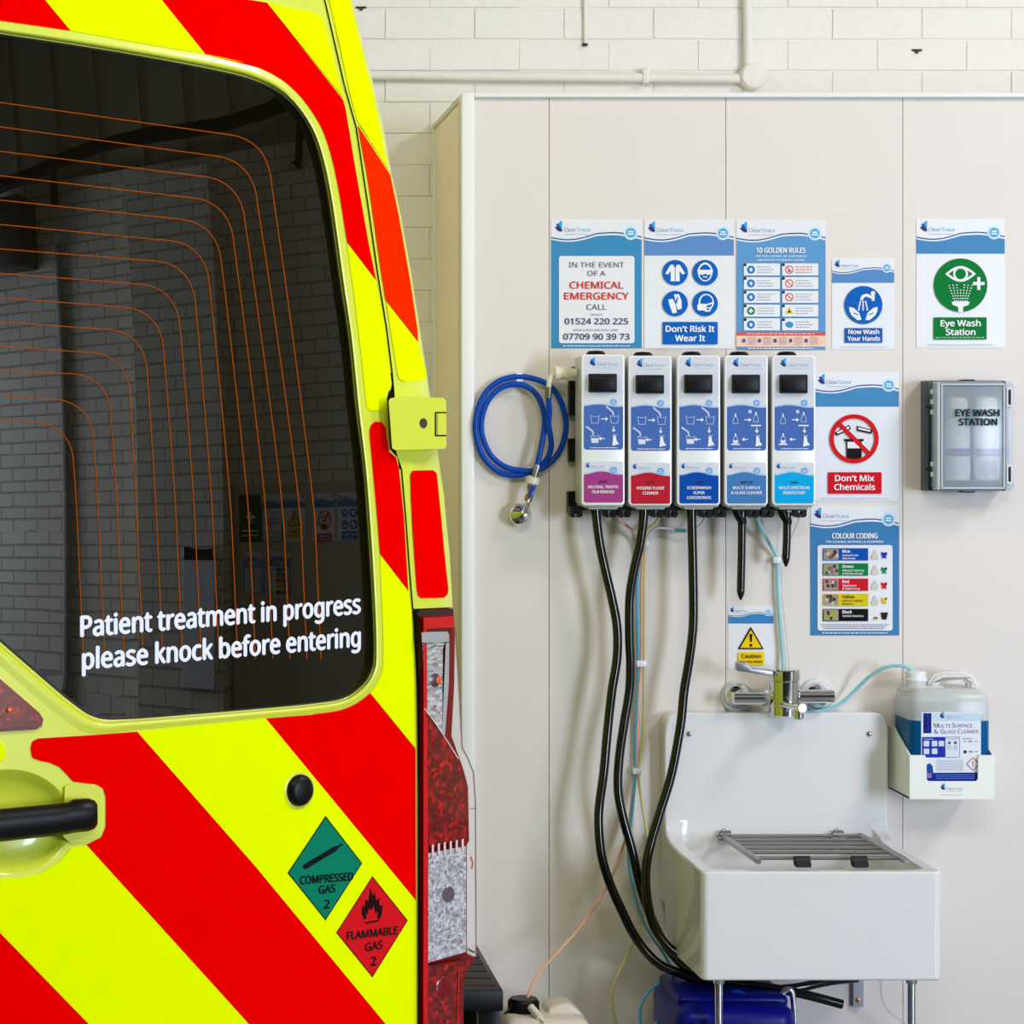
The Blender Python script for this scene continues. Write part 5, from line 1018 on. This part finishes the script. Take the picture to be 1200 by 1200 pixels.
# hazard diamonds
def diamond(T_, R_p, B_, L_, fill, edge, nm, words, sym):
    a = Art(lambda x, y, h: V(x, y, .0014+h), .0002, .0003); a.poly([T_, R_p, B_, L_], edge, 0)
    cx = (T_[0]+B_[0])/2; cy = (T_[1]+B_[1])/2; a.poly([(cx+(p[0]-cx)*.965, cy+(p[1]-cy)*.965) for p in (T_, R_p, B_, L_)], fill, 1)
    if sym == 'gas':
        k = (14, 20, 18); a.stroke([(358, 1015.5), (392, 995)], 6.0, k, 2); a.circle(358, 1015.5, 3, k, 2, 12); a.stroke([(391, 995.5), (395, 993)], 4.2, k, 2); a.stroke([(394, 993.5), (401, 989.5)], 2.2, k, 2)
    else:
        k = (30, 6, 8)
        a.poly([(427, 1078), (424, 1071), (424.5, 1060), (427, 1064), (429, 1053), (431.5, 1057), (434, 1040), (437.5, 1050), (439.5, 1045), (441, 1056), (444.5, 1052), (445, 1062), (448.5, 1060), (447.5, 1072), (444, 1078), (442, 1076), (443, 1068), (440, 1071), (438, 1061), (435, 1067), (432.5, 1064), (431, 1072), (429, 1069), (429.5, 1076)], k, 2)
        a.poly([(428, 1080.5), (444, 1078), (444, 1080), (428, 1082.5)], k, 2)
    a.build('hazard_label', door, nm)
    for wd, (xa, ya), (xb, yb), cap in words:
        ua, za = UZ(xa, ya); ub, zb_ = UZ(xb, yb); k_ = (zb_-za)/(ub-ua); q = Art(lambda u, z, h, ua=ua, k_=k_: SP(u, z+(u-ua)*k_, .0026+h), 0.0, .0003, up=True); q.text(wd, (ua+ub)/2, za, cap, (14, 22, 20), 0, w=abs(ub-ua), bold=2); q.build('hazard_lettering', door)
diamond((381.6, 956), (424.6, 1011.6), (381.6, 1078.7), (337, 1023), (0, 124, 92), (14, 30, 26), 'green compressed gas diamond', [('COMPRESSED', (350.5, 1036), (412.5, 1031), .0108), ('GAS', (372.5, 1047), (391.5, 1045), .0108), ('2', (378.5, 1064.5), (385, 1064), .0118)], 'gas')
diamond((436.5, 1026.6), (478, 1078.7), (436.5, 1145.5), (394, 1093), (214, 16, 26), (110, 8, 12), 'red flammable gas diamond', [('FLAMMABLE', (405.5, 1101), (464.5, 1094), .0108), ('GAS', (427, 1114.5), (447, 1111), .0112), ('2', (433.5, 1131.5), (439.5, 1130.5), .012)], 'flame')
# red marker lamp above the handle
REDL = faceted('red_lamp_lens', (92, 0, 4), (226, 14, 10), 150, 0.0, rough=.12, bump=.8, power=3.6)
REDR = mat('deep_red_plastic', (120, 0, 8), rough=.15, coat=.6); REDB = mat('bright_red_rim', (206, 4, 14), rough=.2, coat=.6)
fin(slab([[(-60, 752), (-20, 778), (2, 797), (46, 835), (51, 843), (49, 851), (42, 855), (-60, 861)]], V, .004, -.006), 'marker_lamp_base', REDR, door)
bm = slab([[(-60, 757), (-20, 783), (0, 801), (43, 838), (47, 844), (45, 849), (40, 851), (-60, 857)]], V, .009, .003); fin(bm, 'marker_lamp_lens', REDL, door)
bm = bmesh.new(); lathe(bm, V(11, 832, .010), NV, [(0, .004), (.002, .003), (.003, 0)], 12); fin(bm, 'marker_lamp_bulb', mat('amber_plastic', (240, 96, 20), rough=.2), door)
# pillar behind the shut line
po = [(x+1.4, y) for x, y in SEAM if y <= 712]+[(485, 713.5), (530.5, 711.5)]+[(x, y) for x, y in SIL[::-1] if y < 712]
pillar = fin(slab([po], PIL, 0, -.05, 14), 'rear_pillar', PAINT, amb, ang=30)
def lo(y, d=4): return (lerp(SEAM, y)+d, y)
def ro(y, d=3): return (lerp(SIL, y)-d, y)
for m, poly in ((SHY, [lo(-60, 6), ro(-60), ro(0), ro(60), ro(120), ro(198), (458, 203), lo(140, 4), lo(100, 5), lo(50, 6), lo(0, 6)]),
                (SHO, [(419.5, 147), (457.5, 205), ro(253, 2.5), ro(327, 2.5), ro(385, 2.5), (490, 400), (452.5, 352), lo(327, 5), lo(250, 5), lo(200, 5)]),
                (SHY, [(453, 354), (490.5, 402), ro(417, 3), (500, 437), (499, 443), (495, 446), (474, 447), (468, 444), (466, 438), lo(380, 5)]),
                (SHR, [(481, 556), (484, 551.5), (508, 551), (512, 555), (516.5, 600), (521, 649), (525.5, 690), (524.5, 697), (520, 700.5), (494, 701), (490, 698), (488.5, 690), (483, 610)])):
    fin(slab([poly], PIL, .0012, .0003, 10), 'reflective_sheet', m, pillar, ang=30)
hg = fin(slab([[(455.5, 470), (457, 467), (461, 466), (519, 466), (522.5, 469), (523, 483), (523, 523), (521, 526), (463, 527.5), (459.5, 525)]], V, .020, -.02), 'door_hinge', PAINT, amb, ang=60)
t_ = bmesh.new(); 
bm = bmesh.new(); c = V(496, 496, .0202); lathe(bm, c, NV, [(0, .0072), (.0006, .0072), (.0006, .0048), (.0003, 0)], 20, sx=1); fin(bm, 'hinge_bolt', mat('dark_socket', (46, 42, 20), rough=.5), hg)
a = Art(lambda x, y, h: V(x, y, .0202+h)); a.stroke([(523, 483.5), (510.5, 483.5), (510.5, 510.5), (523, 510.5)], 1.6, (40, 40, 16)); a.build('hinge_slot', hg)
fin(slab([[(513, 485), (522, 485), (522, 509), (513, 509)]], V, .0215, .0195), 'hinge_link', PAINT, hg)
# shut-line rubber
bm = bmesh.new()
ys = list(range(-250, 1420, 20)); rows = [[bm.verts.new(V(lerp(SEAM, y)+o, y, -.012)) for o in (-2.5, 3.0)] for y in ys]
for A, B in zip(rows, rows[1:]): bm.faces.new((A[0], A[1], B[1], B[0]))
fin(bm, 'door_seal', mat('dark_shut_line', (44, 40, 22), rough=.6), amb)
# ---------------------------------------------------------------- tail lamp
def taillamp(fn, parent_label=None):
    hs = [(491.8, 715), (531, 713), (533, 738), (532, 800), (528, 862), (536, 882), (543.5, 903), (548.5, 922), (549.8, 985), (547, 990), (547, 1117), (556.5, 1121.5), (555.5, 1127), (546, 1140), (543.5, 1152), (543, 1240), (492.5, 1245)]
    L = fin(slab([hs], fn, .004, -.05, 30), 'tail_lamp', REDR, amb, ang=40)
    fin(slab([[(496.5, 724), (500, 724), (502, 990), (502, 1130), (500, 1244), (496, 1244)]], fn, .012, .003, 30), 'lamp_rim', REDB, L)
    fin(slab([[(496, 724), (531, 722), (532.5, 735), (496.5, 737)]], fn, .010, .003, 30), 'upper_lens', REDB, L)
    fin(slab([[(489.5, 716.5), (531, 714.5), (531, 719), (489.5, 721)]], fn, .008, .003, 30), 'lamp_gasket', RUB, L)
    SILV = faceted('silver_reflector_cells', (130, 128, 134), (252, 252, 255), 240, .3, rough=.15, bump=1.0)
    SIL2 = faceted('silver_reflector_ribs', (120, 112, 108), (250, 250, 252), 110, .35, rough=.12, bump=1.0, stretch=(1, 1, 3))
    fin(slab([[(494, 741), (524, 740), (526, 743), (526.5, 752), (494.5, 753)]], fn, .014, .003, 20), 'grey_bracket', mat('grey_lamp_plastic', (166, 166, 164), rough=.35), L)
    fin(slab([[(495, 753), (522, 752), (519, 760), (518, 860), (512, 850), (498, 830)]], fn, .011, .003, 30), 'indicator_lens', SIL2, L)
    fin(slab([[(522.5, 753), (526.5, 753), (526, 800), (521.5, 862), (518, 858)]], fn, .010, .003, 30), 'indicator_side', mat('grey_lamp_plastic', (1, 1, 1)), L)
    bm = bmesh.new(); lathe(bm, fn(509, 797, .010), NV, [(0, .0105), (.002, .010), (.003, .006), (.004, 0)], 18); fin(bm, 'indicator_bulb', mat('dark_bulb_socket', (70, 62, 70), rough=.2, coat=.5), L)
    bm = bmesh.new(); lathe(bm, fn(513.5, 797, .0125), NV, [(0, .006), (.002, .005), (.003, 0)], 14); fin(bm, 'amber_bulb', mat('amber_plastic', (240, 96, 20)), L)
    fin(slab([[(498.5, 834), (521, 866), (533, 886), (540.5, 904), (545, 924), (546.5, 980), (540, 985), (503, 993)]], fn, .012, .003, 30), 'brake_lens', REDL, L)
    a = Art(lambda x, y, h: fn(x, y, .0125+h)); a.stroke([(497.5, 830), (512, 850), (526, 871), (537, 889)], .8, (236, 220, 214)); a.build('lens_joint', L)
    fin(slab([[(502, 1000), (546.3, 991.5), (546.3, 1115.5), (502, 1128)]], fn, .012, .003, 30), 'reversing_lens', SILV, L)
    for k in range(6):
        x = 506+k*7; y = 990-k*1.3; fin(slab([[(x, y), (x+2.6, y-.5), (x+2.6, y+13), (x, y+13.6)]], fn, .0135, .011, 30), 'lens_flute', mat('pale_pink_plastic', (226, 190, 190), rough=.2), L)
    bm = bmesh.new(); lathe(bm, fn(525, 1048, .012), NV, [(0, .0115), (.002, .0112), (.002, .009)], 20); lathe(bm, fn(525, 1048, .012), NV, [(0, .0085), (.001, .0085), (.002, 0)], 20); fin(bm, 'reversing_bulb', mat('bulb_glass', (92, 84, 92), rough=.1, coat=1), L)
    fin(slab([[(502, 1132), (548, 1124), (553, 1125), (544.5, 1139), (541, 1150), (540, 1240), (500, 1244)]], fn, .012, .003, 30), 'lower_lens', REDL, L)
    bm = bmesh.new(); lathe(bm, fn(519.5, 1156, .012), NV, [(0, .0155), (.002, .015), (.003, .012), (.0015, .0)], 24); fin(bm, 'fog_bulb', REDR, L)
    a = Art(lambda x, y, h: fn(x, y, .0125+h)); a.stroke([(538, 1132), (535, 1240)], 1.0, (230, 30, 30)); a.build('lens_rib', L)
    fl = [(533.5, 738), (537, 790), (541.5, 876), (548, 888), (555, 905), (557.5, 940), (558.5, 1121), (551, 1121), (547.5, 1117), (547.5, 990), (550, 985), (548.8, 922), (543.8, 903), (536.5, 883), (529, 862), (532.5, 800)]
    fin(slab([fl], fn, .001, -.006, 30), 'clear_side_lens', see_through('clear_lens_plastic', (226, 216, 206), .30, rough=.1), L)
    a = Art(lambda x, y, h: fn(x, y, .002+h)); a.stroke([(533.8, 738), (537.3, 790), (541.8, 876), (548.3, 888), (555.2, 905), (557.5, 940), (558.2, 1121)], .8, (110, 70, 70)); a.stroke([(551, 948), (557.5, 947)], .7, (120, 90, 90)); a.stroke([(552, 1004), (554.5, 1012), (553, 1018)], 1.2, (196, 60, 70)); a.stroke([(549, 1112), (556, 1116)], 1.5, (60, 50, 50)); a.build('side_lens_edge', L)
    return L
taillamp(V)
# ---------------------------------------------------------------- the rest of the van (out of frame or hidden)
sec = []
for x, y in [(345, -250)]+[p for p in SIL if p[1] > -200]+[(540, 900), (542, 1100), (542, 1500)]: u, z = UZ(x-4, y, -.05); sec.append((u, z))
sec = [(UC, sec[0][1]+.10), (UC+.35, sec[0][1]+.09), (sec[0][0]-.14, sec[0][1]+.055), (sec[0][0]-.05, sec[0][1]+.03)]+sec
full = sec+[(2*UC-u, z) for u, z in sec[::-1][:-1]]
bm = bmesh.new(); rings = []
for wv_, f in ((-.05, 1), (-4.0, 1), (-4.6, .97), (-5.2, .80)): rings.append([bm.verts.new(C0+U*(UC+(u-UC)*(1 if f == 1 else .97 if f > .9 else .9))+Z*(z if f == 1 else .45+(z-.45)*(.93 if f > .9 else .55))+NV*(wv_+(gsurf(u, z) if wv_ > -.1 else 0))) for u, z in full])
for A, B in zip(rings, rings[1:]):
    for k in range(len(A)): bm.faces.new((A[k], A[(k+1) % len(A)], B[(k+1) % len(A)], B[k]))
bm.faces.new(rings[-1]); fin(bm, 'van_body', PAINT, amb, ang=40)
outm = [(-80, 1420), (-80, -250)]+[(x-2.2, y) for x, y in SEAM]
d2 = fin(slab([outm, OS], VM, 0, -.03), 'rear_door', PAINT, amb, ang=25)
fin(slab([GS], VM, -.011, -.015, 24), 'window_pane', GLASS, d2, ang=30)
bm = bmesh.new(); rings = [[bm.verts.new(VM(g[0]+(o[0]-g[0])*t_, g[1]+(o[1]-g[1])*t_, h_)) for g, o in zip(GS, OS)] for t_, h_ in prof]
for A, B in zip(rings, rings[1:]):
    for k in range(n): bm.faces.new((A[k], A[(k+1) % n], B[(k+1) % n], B[k]))
fin(bm, 'window_surround', PAINT, d2, ang=70)
bm = bmesh.new(); uR = UZ(542, 1400)[0]; q0 = lambda u, w_, z: C0+U*u+NV*w_+Z*z
def obox(bm, u0, u1, w0, w1, z0_, z1_, bev):
    t2 = bmesh.new(); bmesh.ops.create_cube(t2, size=1)
    for v in t2.verts: v.co = q0((u0+u1)/2+v.co.x*(u1-u0), (w0+w1)/2+v.co.y*(w1-w0), (z0_+z1_)/2+v.co.z*(z1_-z0_))
    bmesh.ops.bevel(t2, geom=t2.edges[:], offset=bev, segments=3, affect='EDGES'); merge(bm, t2)
obox(bm, 2*UC-uR, uR, -.2, .10, .30, .50, .03); fin(bm, 'rear_bumper', BLK, amb)
bm = bmesh.new(); obox(bm, 2*UC-uR+.05, uR-.05, -4.9, -.15, .28, .46, .02); fin(bm, 'chassis', BLK, amb)
for uu in (uR-.14, 2*UC-uR+.14):
    for ww in (-1.1, -4.2):
        bm = bmesh.new(); lathe(bm, q0(uu-.11, ww, .34), U, [(0, .30), (.02, .34), (.20, .34), (.22, .30), (.20, .2), (.20, 0)], 32); fin(bm, 'wheel', mat('tyre_rubber', (24, 24, 25), rough=.8), amb)
# posters on the right-hand wall, met in the window's reflection
def rfn(yl, zt, k):          # local sheet frame on the right-hand wall; the sheet's left edge is nearer the clad wall
    return lambda x, y, h: Vector((6.958-h, yl-x*k, zt-y*k))
bm = bmesh.new(); addbox(bm, 6.96, 7.0, -4.70, -3.1, 0, 1.56, .004, 1); fin(bm, 'side_board', mat('olive_board', (196, 190, 160), rough=.5), wrt)
for kd, yr, zt, lb in (('emergency', -4.27, 1.50, 'chemical emergency poster on the right-hand wall, left of the warning one'), ('caution', -4.08, 1.50, 'yellow triangle warning poster on the right-hand wall, full size'), ('dontmix', -3.83, 1.50, 'red prohibition ring poster on the right-hand wall board'), ('ppe', -3.62, 1.50, 'four blue circles poster on the right-hand wall board'), ('golden', -4.43, 1.18, 'blue rules poster on the right-hand wall, lower row'), ('colour', -4.21, 1.18, 'blue colour bars poster on the right-hand wall, lower row')):
    poster(kd, 0, 0, 105, 148, lb, fn=rfn(yr, zt, .0018))
f = rfn(-4.46, 1.50, .0018)
bm = bmesh.new(); addbox(bm, 6.9575, 6.96, -4.46-.189, -4.46, 1.50-.267, 1.50, 0); o = fin(bm, 'first_aid_sign', ink((0, 70, 44)), None, label='dark green first aid sign with white cross on the right-hand wall', cat='sign')
a = Art(f); a.rect(46, 50, 56, 90, WHT, 1); a.rect(31, 65, 71, 75, WHT, 1); a.rect(15, 110, 90, 115, WHT, 1); a.rect(15, 125, 90, 129, WHT, 1); a.build('white_cross', o)
bm = bmesh.new(); addbox(bm, 6.73, 6.75, -5.05, -4.79, .5, 1.22, 0); o = fin(bm, 'notice_board', PAPER, None, label='white notice sheet with black top strip on the brick pilaster', cat='notice')
bm = bmesh.new(); addbox(bm, 6.725, 6.73, -5.05, -4.79, 1.14, 1.22); fin(bm, 'black_strip', BLK, o)
bm = bmesh.new(); tube(bm, spline([(6.75, -8.6, 3.55), (6.7, -6.8, 3.45), (6.7, -5.6, 3.6), (6.75, -4.4, 3.62), (6.8, -3.2, 3.8), (6.8, -1.5, 3.9)], 8), .045, 10); o = fin(bm, 'cable_duct', BLK, None, label='black cable ducting running along the top of the right-hand brickwork', cat='duct')
for yy in (-6.2, -4.0, -2.4):
    bm = bmesh.new(); tube(bm, [(6.98, yy, 3.35), (6.76, yy+.1, 3.6)], .03, 8); fin(bm, 'strut', BLK, o)
bm = bmesh.new(); addbox(bm, 6.7, 7.0, -6.75, -6.4, 2.95, 3.4, .02, 2); o = fin(bm, 'wall_box', mat('dark_box', (60, 58, 52), rough=.5), None, label='dark rectangular box mounted high on the right-hand wall', cat='box')
bm = bmesh.new(); tube(bm, [(6.97, -6.2, 0), (6.97, -6.2, 3.1)], .03, 10); fin(bm, 'down_pipe', mat('grey_painted_pipe', (150, 146, 130)), None, label='grey vertical pipe on the right-hand wall brickwork', cat='pipe')
